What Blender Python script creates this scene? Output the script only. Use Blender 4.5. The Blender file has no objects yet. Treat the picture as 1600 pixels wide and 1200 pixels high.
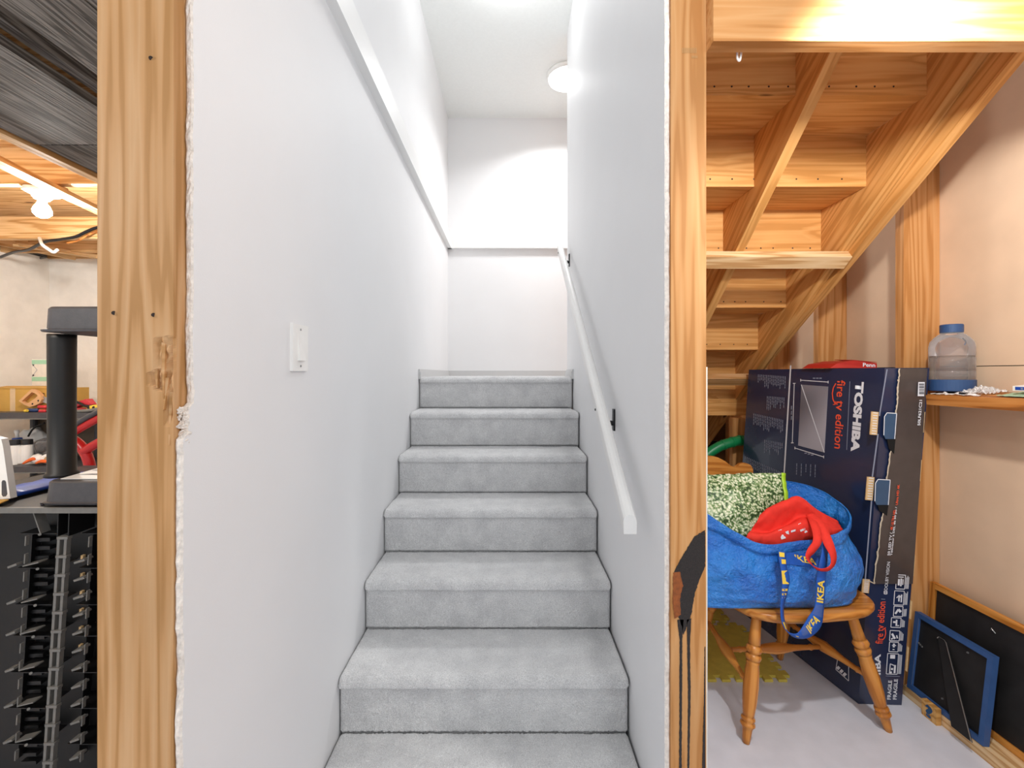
import bpy, bmesh, math, random
from mathutils import Vector, Matrix, noise
from mathutils.bvhtree import BVHTree

S = bpy.context.scene
COL = S.collection
rnd = random.Random(7)
# ---------------------------------------------------------------- camera (level, 15.75 mm, eye height 1.33 m)
F, CU, CV, ZC = 700.0, 796.0, 584.0, 1.33
cd = bpy.data.cameras.new('camera'); cam = bpy.data.objects.new('camera', cd); COL.objects.link(cam)
cam.location = (0, 0, ZC); cam.rotation_euler = (math.pi / 2, 0, 0)
cd.sensor_width = 36; cd.lens = 15.75; cd.shift_x = 0.0025; cd.shift_y = -0.01; cd.clip_start = 0.02
S.camera = cam
# ---------------------------------------------------------------- world, lights, exposure
W = bpy.data.worlds.new('world'); S.world = W; W.use_nodes = True
W.node_tree.nodes['Background'].inputs[0].default_value = (0.95, 0.98, 1.0, 1)
W.node_tree.nodes['Background'].inputs[1].default_value = 0.74
S.view_settings.view_transform = 'Standard'; S.view_settings.look = 'None'
S.view_settings.gamma = 1; S.view_settings.use_curve_mapping = False
S.view_settings.exposure = 0.0
def point(name, loc, power, rad, col=(1, 1, 1)):
    d = bpy.data.lights.new(name, 'POINT'); d.energy = power; d.shadow_soft_size = rad; d.color = col
    o = bpy.data.objects.new(name, d); COL.objects.link(o); o.location = loc; return o
point('room_lamp', (0.37, 0.5, 2.2), 9.5, 0.05, (1, 1, 1))            # basement room, above the foot of the stairs
d = bpy.data.lights.new('storage_lamp', 'SPOT'); d.energy = 52; d.shadow_soft_size = .035; d.spot_size = math.radians(158); d.spot_blend = .35; d.color = (1, .98, .94)   # lamp before the store; spot cone added to keep its light off the left wall
o = bpy.data.objects.new('storage_lamp', d); COL.objects.link(o); o.location = (.90, .85, 2.125); o.rotation_euler = Vector((.6, 1.15, -.7)).to_track_quat('-Z', 'Y').to_euler()
point('fill_behind_camera', (1.0, -1.1, 2.15), 42, 0.3, (1, 1, 1))        # made-up soft fill behind the camera, lifting floor, bag and carton
d = bpy.data.lights.new('landing_lamp', 'AREA'); d.shape = 'DISK'; d.size = 0.3; d.energy = 22; d.spread = math.radians(142); d.color = (1, 1, 1)
o = bpy.data.objects.new('landing_lamp', d); COL.objects.link(o); o.location = (0.45, 3.45, 3.565)
point('stairwell_fill', (.0, 2.5, 3.54), 5, 0.10, (1, 1, 1))        # added unseen light to brighten the treads; no fitting here
point('far_basement_fill', (-1.9, 0.3, 2.1), 48, 0.06, (1, .96, .9))  # added light to brighten the whitewashed concrete; no such lamp seen
S.cycles.max_bounces = 10; S.cycles.diffuse_bounces = 6; S.cycles.transparent_max_bounces = 12

# ---------------------------------------------------------------- materials
def lin(h):
    if isinstance(h, str):
        h = h.lstrip('#'); c = [int(h[i:i + 2], 16) / 255 for i in (0, 2, 4)]
    else: c = h
    return tuple((x / 12.92 if x <= .04045 else ((x + .055) / 1.055) ** 2.4) for x in c) + (1,)
def newmat(name):
    m = bpy.data.materials.new(name); m.use_nodes = True
    nt = m.node_tree; b = nt.nodes['Principled BSDF']
    return m, nt, b
def N(nt, t, **kw):
    n = nt.nodes.new(t)
    for k, v in kw.items():
        if k in n.inputs: n.inputs[k].default_value = v
        else: setattr(n, k, v)
    return n
def ramp(nt, stops):
    r = nt.nodes.new('ShaderNodeValToRGB'); e = r.color_ramp.elements
    while len(e) < len(stops): e.new(0.5)
    for x, (p, c) in zip(e, stops): x.position = p; x.color = c
    return r
def plain(name, col, rough=.6, metal=0, var=.06, scale=25, bump=0.0, bscale=200, spec=.5, coat=0):
    m, nt, b = newmat(name); L = nt.links.new
    c = lin(col)
    tc = N(nt, 'ShaderNodeTexCoord'); no = N(nt, 'ShaderNodeTexNoise', Scale=scale, Detail=4)
    L(tc.outputs['Object'], no.inputs['Vector'])
    r = ramp(nt, [(.3, tuple(x * (1 - var) for x in c[:3]) + (1,)), (.7, tuple(min(1, x * (1 + var)) for x in c[:3]) + (1,))])
    L(no.outputs['Fac'], r.inputs[0]); L(r.outputs[0], b.inputs['Base Color'])
    b.inputs['Roughness'].default_value = rough; b.inputs['Metallic'].default_value = metal
    b.inputs['Specular IOR Level'].default_value = spec; b.inputs['Coat Weight'].default_value = coat
    if bump:
        n2 = N(nt, 'ShaderNodeTexNoise', Scale=bscale, Detail=3); bp = N(nt, 'ShaderNodeBump', Strength=bump, Distance=.002)
        L(tc.outputs['Object'], n2.inputs['Vector']); L(n2.outputs['Fac'], bp.inputs['Height']); L(bp.outputs[0], b.inputs['Normal'])
    return m
def wood(name, light, mid, dark, knot='6b3c1c', rough=.6, grain=1.0, knots=.55, rscale=1.0):
    """grain runs along the object's local X"""
    m, nt, b = newmat(name); L = nt.links.new
    tc = N(nt, 'ShaderNodeTexCoord'); oi = N(nt, 'ShaderNodeObjectInfo')
    off = N(nt, 'ShaderNodeVectorMath', operation='MULTIPLY_ADD')
    comb = N(nt, 'ShaderNodeCombineXYZ')
    for k, f in enumerate((7.3, 3.1, 5.7)):
        mm = N(nt, 'ShaderNodeMath', operation='MULTIPLY'); mm.inputs[1].default_value = f
        L(oi.outputs['Random'], mm.inputs[0]); L(mm.outputs[0], comb.inputs[k])
    off.inputs[1].default_value = (1, 1, 1); L(tc.outputs['Object'], off.inputs[0]); L(comb.outputs[0], off.inputs[2])
    # knots: stretched voronoi, only some cells
    mk = N(nt, 'ShaderNodeMapping'); mk.inputs['Scale'].default_value = (3.2, 9, 9); L(off.outputs[0], mk.inputs['Vector'])
    vo = N(nt, 'ShaderNodeTexVoronoi', Scale=1.0); L(mk.outputs[0], vo.inputs['Vector'])
    sepc = N(nt, 'ShaderNodeSeparateColor'); L(vo.outputs['Color'], sepc.inputs[0])
    sel = N(nt, 'ShaderNodeMath', operation='GREATER_THAN'); sel.inputs[1].default_value = knots; L(sepc.outputs[0], sel.inputs[0])
    kd = N(nt, 'ShaderNodeMapRange'); kd.inputs[1].default_value = .07; kd.inputs[2].default_value = .13; kd.inputs[3].default_value = 1; kd.inputs[4].default_value = 0
    L(vo.outputs['Distance'], kd.inputs[0])
    km = N(nt, 'ShaderNodeMath', operation='MULTIPLY'); L(kd.outputs[0], km.inputs[0]); L(sel.outputs[0], km.inputs[1])
    # rings bend round the knots
    kb = N(nt, 'ShaderNodeMapRange'); kb.inputs[1].default_value = .0; kb.inputs[2].default_value = .45; kb.inputs[3].default_value = .6; kb.inputs[4].default_value = 0
    L(vo.outputs['Distance'], kb.inputs[0])
    kbm = N(nt, 'ShaderNodeMath', operation='MULTIPLY'); L(kb.outputs[0], kbm.inputs[0]); L(sel.outputs[0], kbm.inputs[1])
    mp = N(nt, 'ShaderNodeMapping'); mp.inputs['Scale'].default_value = (.55 * rscale, 11 * rscale, 11 * rscale); L(off.outputs[0], mp.inputs['Vector'])
    n1 = N(nt, 'ShaderNodeTexNoise', Scale=1.0, Detail=3, Roughness=.5); L(mp.outputs[0], n1.inputs['Vector'])
    ad = N(nt, 'ShaderNodeMath', operation='MULTIPLY_ADD'); ad.inputs[1].default_value = .22; L(kbm.outputs[0], ad.inputs[0]); L(n1.outputs['Fac'], ad.inputs[2])
    mu = N(nt, 'ShaderNodeMath', operation='MULTIPLY'); mu.inputs[1].default_value = 17.0; L(ad.outputs[0], mu.inputs[0])
    fr = N(nt, 'ShaderNodeMath', operation='PINGPONG'); fr.inputs[1].default_value = 1.0; L(mu.outputs[0], fr.inputs[0])
    mp2 = N(nt, 'ShaderNodeMapping'); mp2.inputs['Scale'].default_value = (6, 260, 260); L(off.outputs[0], mp2.inputs['Vector'])
    n2 = N(nt, 'ShaderNodeTexNoise', Scale=1.0, Detail=2); L(mp2.outputs[0], n2.inputs['Vector'])
    mx = N(nt, 'ShaderNodeMath', operation='MULTIPLY_ADD'); mx.inputs[1].default_value = .35; L(n2.outputs['Fac'], mx.inputs[0]); L(fr.outputs[0], mx.inputs[2])
    g = grain
    r = ramp(nt, [(.15, lin(light)), (.75, lin(mid)), (1.0, tuple(a * g + c * (1 - g) for a, c in zip(lin(dark), lin(mid))))])
    L(mx.outputs[0], r.inputs[0])
    n3 = N(nt, 'ShaderNodeTexNoise', Scale=2.3, Detail=2); L(off.outputs[0], n3.inputs['Vector'])
    big = N(nt, 'ShaderNodeMix', data_type='RGBA', blend_type='MULTIPLY'); big.inputs[0].default_value = .5
    rb = ramp(nt, [(.3, (.72, .68, .62, 1)), (.7, (1.12, 1.1, 1.08, 1))]); L(n3.outputs['Fac'], rb.inputs[0])
    L(r.outputs[0], big.inputs[6]); L(rb.outputs[0], big.inputs[7])
    mixk = N(nt, 'ShaderNodeMix', data_type='RGBA'); L(km.outputs[0], mixk.inputs[0]); L(big.outputs[2], mixk.inputs[6]); mixk.inputs[7].default_value = lin(knot)
    L(mixk.outputs[2], b.inputs['Base Color']); b.inputs['Roughness'].default_value = rough
    b.inputs['Specular IOR Level'].default_value = .35
    bp = N(nt, 'ShaderNodeBump', Strength=.25, Distance=.001); L(mx.outputs[0], bp.inputs['Height']); L(bp.outputs[0], b.inputs['Normal'])
    return m
M = {}
M['paint'] = plain('wall_paint', 'e8e8e9', .55, var=.012, scale=3, bump=.08, bscale=350, spec=.35)
M['paint_low'] = plain('trim_paint', 'ededec', .4, var=.01, scale=3)
M['ceil'] = plain('ceiling_paint', 'eceeec', .8, var=.015, scale=60, bump=.2, bscale=300)
M['gypsum'] = plain('gypsum_core', 'ece3da', .95, var=.14, scale=120, bump=1.0, bscale=180)
M['stud'] = wood('pine_stud', 'd4aa7d', 'cb9c6a', 'b88955', '74451f', knots=.85)
M['stud_orange'] = wood('pine_stud_aged', 'd3a06a', 'ca9259', 'b98047', '6b3a18', knots=.75)
M['fir'] = wood('fir_stair', 'dca869', 'd29b5a', 'c0894a', '5f3413', knots=.7)
M['ply'] = wood('plywood', 'dea968', 'd59b58', 'c48a48', '5c3214', knots=.75, grain=.8)
M['fir_shelf'] = wood('old_shelf', 'c98a4a', 'b87637', '8b5424', '4f2a12', knots=.5)
M['joist'] = wood('joist_wood', 'e8c290', 'dcb27c', 'c09058', '6b4426', knots=.8)
M['joist_grey'] = wood('grey_joist', '8a8886', '6a6866', '474543', '2b2b2b', knots=.85, rscale=2)
M['plate'] = wood('plate_wood', 'ecd0a6', 'dfbd8d', 'c79b68', '82582f', knots=.75)
M['sheath'] = plain('sheathing', 'dcbfa2', .8, var=.05, scale=6, bump=.1, bscale=90)
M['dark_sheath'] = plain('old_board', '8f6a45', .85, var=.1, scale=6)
M['concrete_floor'] = plain('grey_floor_paint', 'd6dae6', .55, var=.05, scale=12, bump=.1, bscale=60)
M['white_concrete'] = plain('whitewashed_concrete', 'f3eee6', .9, var=.05, scale=9, bump=.6, bscale=40)
M['black'] = plain('black_plastic', '09090a', .5, var=.15, scale=60)
M['black_rib'] = plain('black_plastic_rib', '111112', .42, var=.1, scale=60)
M['rail_grey'] = plain('grey_plastic_spine', '6f6e6b', .4, var=.1, scale=60)
M['dgrey'] = plain('dark_grey_plastic', '47464a', .45, var=.12, scale=40, bump=.15)
M['chair'] = wood('honey_oak', 'd8974c', 'c9833b', 'a56327', '6b3a18', rough=.28, knots=.97, grain=.6)
M['white_plastic'] = plain('white_plastic', 'f0efec', .35, var=.02)
M['rail_white'] = plain('rail_enamel', 'e9e8e6', .3, var=.01)
M['iron'] = plain('black_iron', '15161a', .35, spec=.5)
M['screw'] = plain('screw_metal', '9a9a9a', .35, metal=.8)
M['navy'] = plain('navy_print', '202b4a', .26, var=.10, scale=6, spec=.6, coat=.35)
M['navy_light'] = plain('navy_tab', '34506f', .45, var=.06)
M['kraft'] = plain('kraft_board', 'cfae7e', .85, var=.1, scale=80)
M['kraft_dark'] = plain('box_cardboard', 'c99e4e', .8, var=.08, scale=8)
M['white_ink'] = plain('white_ink', 'dfe2ea', .6, var=.02)
M['grey_ink'] = plain('grey_ink', '7f879c', .6, var=.05)
M['orange_ink'] = plain('orange_ink', 'f0542e', .6, var=.02)
M['hole'] = plain('hole_black', '050506', .9)
M['red'] = plain('red_cloth', 'e23a30', .8, var=.06, scale=40, bump=.3, bscale=600, spec=.2)
M['red_paint'] = plain('red_enamel', 'c41f22', .3, var=.06)
M['red_card'] = plain('red_card', 'b0241c', .5, var=.06)
M['green_hose'] = plain('green_vinyl', '16834e', .35, var=.08)
M['lime'] = plain('lime_edge', 'a8d62c', .45)
M['mat_yellow'] = plain('yellow_foam', 'cdbb52', .9, var=.08, scale=30, bump=.3, bscale=300)
M['blue_frame'] = plain('blue_frame_paint', '34578c', .5, var=.08, scale=30)
M['slate'] = plain('black_board', '1d1c1d', .6, var=.3, scale=18)
M['oak_frame'] = wood('frame_oak', 'd99a4e', 'c98538', 'a86824', knots=.97)
M['block'] = wood('toy_block_wood', 'e6b878', 'dba862', 'c08a48', knots=.95)
M['blue_ink'] = plain('blue_ink', '22507c', .6)
M['yellow'] = plain('yellow_ink', 'f2cf4a', .6, var=.03)
M['strap_blue'] = plain('blue_webbing', '0f55b4', .6, var=.08, scale=200)
M['blue_cap'] = plain('blue_silicone', '2f4f7d', .5, var=.04)
M['paper'] = plain('paper', 'e8e2d6', .7, var=.05)
M['paper_green'] = plain('green_paper', '9fb89a', .7, var=.15, scale=90)
M['blue_sheet'] = plain('blue_sheet', '1b49a8', .4, var=.1)
M['orange'] = plain('orange_plastic', 'ef6b25', .4)
M['steel'] = plain('steel', 'b8b8b6', .3, metal=.9)
M['stain_black'] = plain('black_tar', '1f1714', .45, var=.5, scale=220, bump=.8, bscale=300)
M['stain_rust'] = plain('rust_stain', '8c4a1c', .7, var=.3, scale=90)
M['nail'] = plain('nail_head', '2a1a10', .6)
M['bottle_black'] = plain('black_cap', '222224', .4)
M['label_red'] = plain('red_label', '7c1f1c', .5)
M['mint'] = plain('mint_stripe', 'a4d3b4', .7)
M['blue_handle'] = plain('blue_handle', '2a3f6e', .4)
M['red_handle'] = plain('red_handle', 'c8323c', .4)
def carpet_mat():
    m, nt, b = newmat('grey_carpet'); L = nt.links.new
    tc = N(nt, 'ShaderNodeTexCoord')
    n1 = N(nt, 'ShaderNodeTexNoise', Scale=420, Detail=2); n2 = N(nt, 'ShaderNodeTexNoise', Scale=14, Detail=3)
    for n in (n1, n2): L(tc.outputs['Object'], n.inputs['Vector'])
    r1 = ramp(nt, [(.3, lin('bcbcbd')), (.7, lin('f3f3f3'))]); L(n1.outputs['Fac'], r1.inputs[0])
    r2 = ramp(nt, [(.3, (.88, .88, .89, 1)), (.65, (1.05, 1.05, 1.05, 1))]); L(n2.outputs['Fac'], r2.inputs[0])
    mx = N(nt, 'ShaderNodeMix', data_type='RGBA', blend_type='MULTIPLY'); mx.inputs[0].default_value = 1
    L(r1.outputs[0], mx.inputs[6]); L(r2.outputs[0], mx.inputs[7]); L(mx.outputs[2], b.inputs['Base Color'])
    b.inputs['Roughness'].default_value = 1; b.inputs['Specular IOR Level'].default_value = .1
    b.inputs['Sheen Weight'].default_value = .8; b.inputs['Sheen Roughness'].default_value = .45
    bp = N(nt, 'ShaderNodeBump', Strength=.8, Distance=.004); L(n1.outputs['Fac'], bp.inputs['Height']); L(bp.outputs[0], b.inputs['Normal'])
    return m
M['carpet'] = carpet_mat()
def tarp_mat():
    m, nt, b = newmat('blue_woven_poly'); L = nt.links.new
    tc = N(nt, 'ShaderNodeTexCoord')
    n = N(nt, 'ShaderNodeTexNoise', Scale=10, Detail=5); L(tc.outputs['Object'], n.inputs['Vector'])
    r = ramp(nt, [(.3, lin('0a66cc')), (.7, lin('2a92ee'))]); L(n.outputs['Fac'], r.inputs[0]); L(r.outputs[0], b.inputs['Base Color'])
    b.inputs['Roughness'].default_value = .3; b.inputs['Coat Weight'].default_value = .6; b.inputs['Coat Roughness'].default_value = .12
    v = N(nt, 'ShaderNodeTexVoronoi', Scale=55); L(tc.outputs['Object'], v.inputs['Vector'])
    n3 = N(nt, 'ShaderNodeTexNoise', Scale=18, Detail=6, Roughness=.65); L(tc.outputs['Object'], n3.inputs['Vector'])
    b1 = N(nt, 'ShaderNodeBump', Strength=.35, Distance=.003); L(v.outputs['Distance'], b1.inputs['Height'])
    b2 = N(nt, 'ShaderNodeBump', Strength=1.0, Distance=.035); L(n3.outputs['Fac'], b2.inputs['Height']); L(b1.outputs[0], b2.inputs['Normal'])
    L(b2.outputs[0], b.inputs['Normal']); L(b2.outputs[0], b.inputs['Coat Normal']); return m
M['tarp'] = tarp_mat()
def kale_mat():
    m, nt, b = newmat('leafy_print'); L = nt.links.new
    tc = N(nt, 'ShaderNodeTexCoord'); n0 = N(nt, 'ShaderNodeTexNoise', Scale=40, Detail=3); L(tc.outputs['Object'], n0.inputs['Vector'])
    ad = N(nt, 'ShaderNodeVectorMath', operation='MULTIPLY_ADD'); ad.inputs[1].default_value = (.03, .03, .03); L(n0.outputs['Color'], ad.inputs[0]); L(tc.outputs['Object'], ad.inputs[2])
    v = N(nt, 'ShaderNodeTexVoronoi', Scale=95); L(ad.outputs[0], v.inputs['Vector'])
    n = N(nt, 'ShaderNodeTexNoise', Scale=11, Detail=2); L(tc.outputs['Object'], n.inputs['Vector'])
    s = N(nt, 'ShaderNodeMath', operation='MULTIPLY_ADD'); s.inputs[1].default_value = .45; L(n.outputs['Fac'], s.inputs[0]); L(v.outputs['Distance'], s.inputs[2])
    r = ramp(nt, [(.40, lin('eef0dc')), (.60, lin('c3d0ac')), (.80, lin('6d9158')), (.98, lin('24431f'))]); L(s.outputs[0], r.inputs[0])
    L(r.outputs[0], b.inputs['Base Color']); b.inputs['Roughness'].default_value = .5; return m
M['kale'] = kale_mat()
def tvpic_mat():
    m, nt, b = newmat('printed_screen'); L = nt.links.new
    tc = N(nt, 'ShaderNodeTexCoord'); g = N(nt, 'ShaderNodeTexNoise', Scale=2.2, Detail=1); L(tc.outputs['Object'], g.inputs['Vector'])
    r = ramp(nt, [(.35, lin('5d5a63')), (.65, lin('a9a7b2'))]); L(g.outputs['Fac'], r.inputs[0]); L(r.outputs[0], b.inputs['Base Color'])
    b.inputs['Roughness'].default_value = .35; return m
M['tvpic'] = tvpic_mat()
def clear_mat(name, tint, fac=.12, rough=.05, ior=1.45):
    m, nt, b = newmat(name); L = nt.links.new
    out = nt.nodes['Material Output']; t = N(nt, 'ShaderNodeBsdfTransparent'); t.inputs[0].default_value = tint
    b.inputs['Base Color'].default_value = tint; b.inputs['Roughness'].default_value = rough
    lw = N(nt, 'ShaderNodeFresnel'); lw.inputs[0].default_value = ior
    ma = N(nt, 'ShaderNodeMath', operation='ADD'); ma.inputs[1].default_value = fac; L(lw.outputs[0], ma.inputs[0])
    mx = N(nt, 'ShaderNodeMixShader'); L(ma.outputs[0], mx.inputs[0]); L(t.outputs[0], mx.inputs[1]); L(b.outputs[0], mx.inputs[2])
    L(mx.outputs[0], out.inputs['Surface']); return m
M['clear'] = clear_mat('clear_plastic', (.93, .92, .93, 1), .1)
M['film'] = clear_mat('plastic_film', (.95, .95, .95, 1), .16, .18)
M['water'] = clear_mat('water', (.8, .74, .66, 1), .06, .02, 1.33)
def emit(name, col, st):
    m, nt, b = newmat(name); b.inputs['Emission Color'].default_value = col + (1,); b.inputs['Emission Strength'].default_value = st
    b.inputs['Base Color'].default_value = (.9, .9, .9, 1); return m
M['glow_white'] = emit('lit_diffuser', (1, .98, .95), 5)
M['glow_bulb'] = emit('lit_bulb', (1, .96, .9), 800)

# ---------------------------------------------------------------- mesh helpers
V = Vector
def P(u, v, Y): return V(((u - CU) * Y / F, Y, ZC - (v - CV) * Y / F))
def PP(u, v, o, n):
    d = V(((u - CU) / F, 1, -(v - CV) / F)); c = V((0, 0, ZC))
    return c + d * ((o - c).dot(n) / d.dot(n))
def PZ(u, v, Z): return P(u, v, (ZC - Z) * F / (v - CV))
def PXp(u, v, X): return P(u, v, X * F / (u - CU))
def B(): return bmesh.new()
INV = {}
def thing(name, label=None, cat=None, loc=(0, 0, 0), group=None, kind=None):
    o = bpy.data.objects.new(name, None); COL.objects.link(o); o.location = loc; o.empty_display_size = .05
    INV[o.name] = Matrix.Translation(-V(loc)); tag(o, label, cat, group, kind); return o
def tag(o, label=None, cat=None, group=None, kind=None):
    if label: o['label'] = label
    if cat: o['category'] = cat
    if group: o['group'] = group
    if kind: o['kind'] = kind
    return o
def winv(o):
    if o.name in INV: return INV[o.name]
    m = o.matrix_basis.copy()
    return m.inverted()
def obj(name, bm, mats, parent=None, smooth=False, bevel=0, seg=1, mtx=None, origin=None):
    """bm is in world space unless mtx is given (then local to mtx)"""
    if bevel:
        bmesh.ops.bevel(bm, geom=[e for e in bm.edges if len(e.link_faces) == 2 and e.calc_face_angle(0) > .5], offset=bevel, segments=seg, affect='EDGES', profile=.6)
    bmesh.ops.recalc_face_normals(bm, faces=bm.faces)
    if mtx is None and len(bm.verts):
        c = V((0, 0, 0))
        if origin is not None: c = V(origin)
        else:
            xs = [v.co for v in bm.verts]
            c = V([(min(p[i] for p in xs) + max(p[i] for p in xs)) / 2 for i in range(3)])
        bmesh.ops.translate(bm, verts=bm.verts, vec=-c); mtx = Matrix.Translation(c)
    me = bpy.data.meshes.new(name); bm.to_mesh(me); bm.free()
    for m in (mats if isinstance(mats, (list, tuple)) else [mats]): me.materials.append(m)
    if smooth:
        me.polygons.foreach_set('use_smooth', [True] * len(me.polygons))
    o = bpy.data.objects.new(name, me); COL.objects.link(o); o.matrix_basis = mtx
    if parent is not None:
        o.parent = parent; o.matrix_parent_inverse = world_inv(parent)
    return o
def world_inv(p):
    # world matrix of a parent: things are pure translations, parts carry their world matrix in matrix_basis
    return (Matrix.Translation(p.location) if p.type == 'EMPTY' else p.matrix_basis).inverted()
def box(bm, x0, x1, y0, y1, z0, z1, mi=0):
    vs = [bm.verts.new((x, y, z)) for x in (x0, x1) for y in (y0, y1) for z in (z0, z1)]
    for f in ((0, 1, 3, 2), (4, 6, 7, 5), (0, 4, 5, 1), (2, 3, 7, 6), (0, 2, 6, 4), (1, 5, 7, 3)):
        bm.faces.new([vs[i] for i in f]).material_index = mi
    return vs
def board(name, p0, p1, w, t, up, mat, parent=None, bevel=.002, chamfer=None):
    """plank from p0 to p1 (centre line), width w along 'up', thickness t; grain along its length"""
    p0, p1 = V(p0), V(p1); x = (p1 - p0); L = x.length; x.normalize()
    y = V(up).cross(x).normalized(); z = x.cross(y).normalized()
    m = Matrix((x, y, z)).transposed().to_4x4(); m.translation = (p0 + p1) / 2
    bm = B(); box(bm, -L / 2, L / 2, -t / 2, t / 2, -w / 2, w / 2)
    return obj(name, bm, mat, parent, bevel=bevel, mtx=m)
def bboard(name, x0, x1, y0, y1, z0, z1, mat, parent=None, axis='z', bevel=.002):
    """axis-aligned plank, grain along axis"""
    c = [(x0 + x1) / 2, (y0 + y1) / 2, (z0 + z1) / 2]; i = 'xyz'.index(axis)
    a, b = list(c), list(c); a[i] = (x0, y0, z0)[i]; b[i] = (x1, y1, z1)[i]
    d = [abs(x1 - x0), abs(y1 - y0), abs(z1 - z0)]
    if axis == 'z': return board(name, a, b, d[0], d[1], (1, 0, 0), mat, parent, bevel)
    if axis == 'y': return board(name, a, b, d[2], d[0], (0, 0, 1), mat, parent, bevel)
    return board(name, a, b, d[2], d[1], (0, 0, 1), mat, parent, bevel)
def prism(bm, pts, off, mi=0):
    a = [bm.verts.new(p) for p in pts]; b = [bm.verts.new(V(p) + V(off)) for p in pts]; n = len(pts)
    bm.faces.new(a).material_index = mi; bm.faces.new(b[::-1]).material_index = mi
    for i in range(n): bm.faces.new((a[i], b[i], b[(i + 1) % n], a[(i + 1) % n])).material_index = mi
def poly(bm, pts, mi=0): bm.faces.new([bm.verts.new(p) for p in pts]).material_index = mi
def frame_of(x):
    x = x.normalized(); a = V((0, 0, 1)) if abs(x.z) < .9 else V((1, 0, 0)); y = a.cross(x).normalized(); return y, x.cross(y).normalized()
def lathe(bm, prof, p0, p1, n=20, mi=0):
    p0, p1 = V(p0), V(p1); ax = p1 - p0; a, b = frame_of(ax); rows = []
    for t, r in prof:
        c = p0 + ax * t
        rows.append([bm.verts.new(c + (a * math.cos(2 * math.pi * k / n) + b * math.sin(2 * math.pi * k / n)) * r) for k in range(n)])
    for r0, r1 in zip(rows, rows[1:]):
        for k in range(n): bm.faces.new((r0[k], r0[(k + 1) % n], r1[(k + 1) % n], r1[k])).material_index = mi
    bm.faces.new(rows[0][::-1]).material_index = mi; bm.faces.new(rows[-1]).material_index = mi
def spline(pts, n, closed=False):
    pts = [V(p) for p in pts]; k = len(pts); out = []
    segs = k if closed else k - 1
    for i in range(n):
        t = i / (n if closed else n - 1) * segs; j = min(int(t), segs - 1); f = t - j
        g = (lambda q: pts[q % k]) if closed else (lambda q: pts[max(0, min(k - 1, q))])
        a, b, c, d = g(j - 1), g(j), g(j + 1), g(j + 2)
        out.append(.5 * ((2 * b) + (c - a) * f + (2 * a - 5 * b + 4 * c - d) * f * f + (3 * b - a - 3 * c + d) * f ** 3))
    return out
def tube(bm, pts, r, n=10, mi=0):
    pts = [V(p) for p in pts]; rows = []; prev = None
    for i, p in enumerate(pts):
        t = (pts[min(i + 1, len(pts) - 1)] - pts[max(i - 1, 0)]).normalized()
        if prev is None: a, b = frame_of(t)
        else: a = (prev - t * prev.dot(t)).normalized(); b = t.cross(a)
        prev = a; rr = r[i] if isinstance(r, (list, tuple)) else r
        rows.append([bm.verts.new(p + (a * math.cos(2 * math.pi * k / n) + b * math.sin(2 * math.pi * k / n)) * rr) for k in range(n)])
    for r0, r1 in zip(rows, rows[1:]):
        for k in range(n): bm.faces.new((r0[k], r0[(k + 1) % n], r1[(k + 1) % n], r1[k])).material_index = mi
    bm.faces.new(rows[0][::-1]).material_index = mi; bm.faces.new(rows[-1]).material_index = mi
def grid(bm, rows, closed=False, mi=0):
    vs = [[bm.verts.new(p) for p in r] for r in rows]; n = len(vs[0])
    for a, b in zip(vs, vs[1:]):
        for k in range(n if closed else n - 1): bm.faces.new((a[k], a[(k + 1) % n], b[(k + 1) % n], b[k])).material_index = mi
    return vs
def thicken(o, t):
    md = o.modifiers.new('thickness', 'SOLIDIFY'); md.thickness = t; md.offset = 0; return o
def lettering(s, bl, br, tl, mat, parent, name='lettering', bold=.0):
    """flat printed text filling the parallelogram bl-br-tl"""
    cu = bpy.data.curves.new('t', 'FONT'); cu.body = s; cu.offset = bold; cu.resolution_u = 3
    to = bpy.data.objects.new('t', cu); me = bpy.data.meshes.new_from_object(to)
    bpy.data.objects.remove(to); bpy.data.curves.remove(cu)
    xs = [v.co.x for v in me.vertices]; ys = [v.co.y for v in me.vertices]
    x0, x1, y0, y1 = min(xs), max(xs), min(ys), max(ys); bl, br, tl = V(bl), V(br), V(tl)
    c = bl
    for v in me.vertices:
        v.co = (br - bl) * ((v.co.x - x0) / (x1 - x0)) + (tl - bl) * ((v.co.y - y0) / (y1 - y0))
    me.name = name; me.materials.clear(); me.materials.append(mat)
    o = bpy.data.objects.new(name, me); COL.objects.link(o); o.matrix_basis = Matrix.Translation(c)
    if parent is not None: o.parent = parent; o.matrix_parent_inverse = world_inv(parent)
    return o
def jit(a): return rnd.uniform(-a, a)
def nz(p, s=1.0): return noise.noise(V(p) * s)
def axis_mtx(p0, p1):
    p0, p1 = V(p0), V(p1); x = (p1 - p0).normalized(); y, z = frame_of(x)
    m = Matrix((x, y, z)).transposed().to_4x4(); m.translation = p0; return m, (p1 - p0).length
def lathe_obj(name, prof, p0, p1, mat, parent=None, n=20, smooth=True):
    m, L = axis_mtx(p0, p1); bm = B(); lathe(bm, prof, (0, 0, 0), (L, 0, 0), n); return obj(name, bm, mat, parent, smooth=smooth, mtx=m)

# ================================================================ THE SETTING
ZTOP = 3.63; XL = -.553; XR = .39; YB = 4.03; ZL = 1.31
# ---- basement floor
bm = B(); box(bm, -4.1, 3.2, -1.6, 4.2, -.06, 0)
tag(obj('floor', bm, M['concrete_floor']), kind='structure', label='grey painted concrete basement floor')
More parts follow.
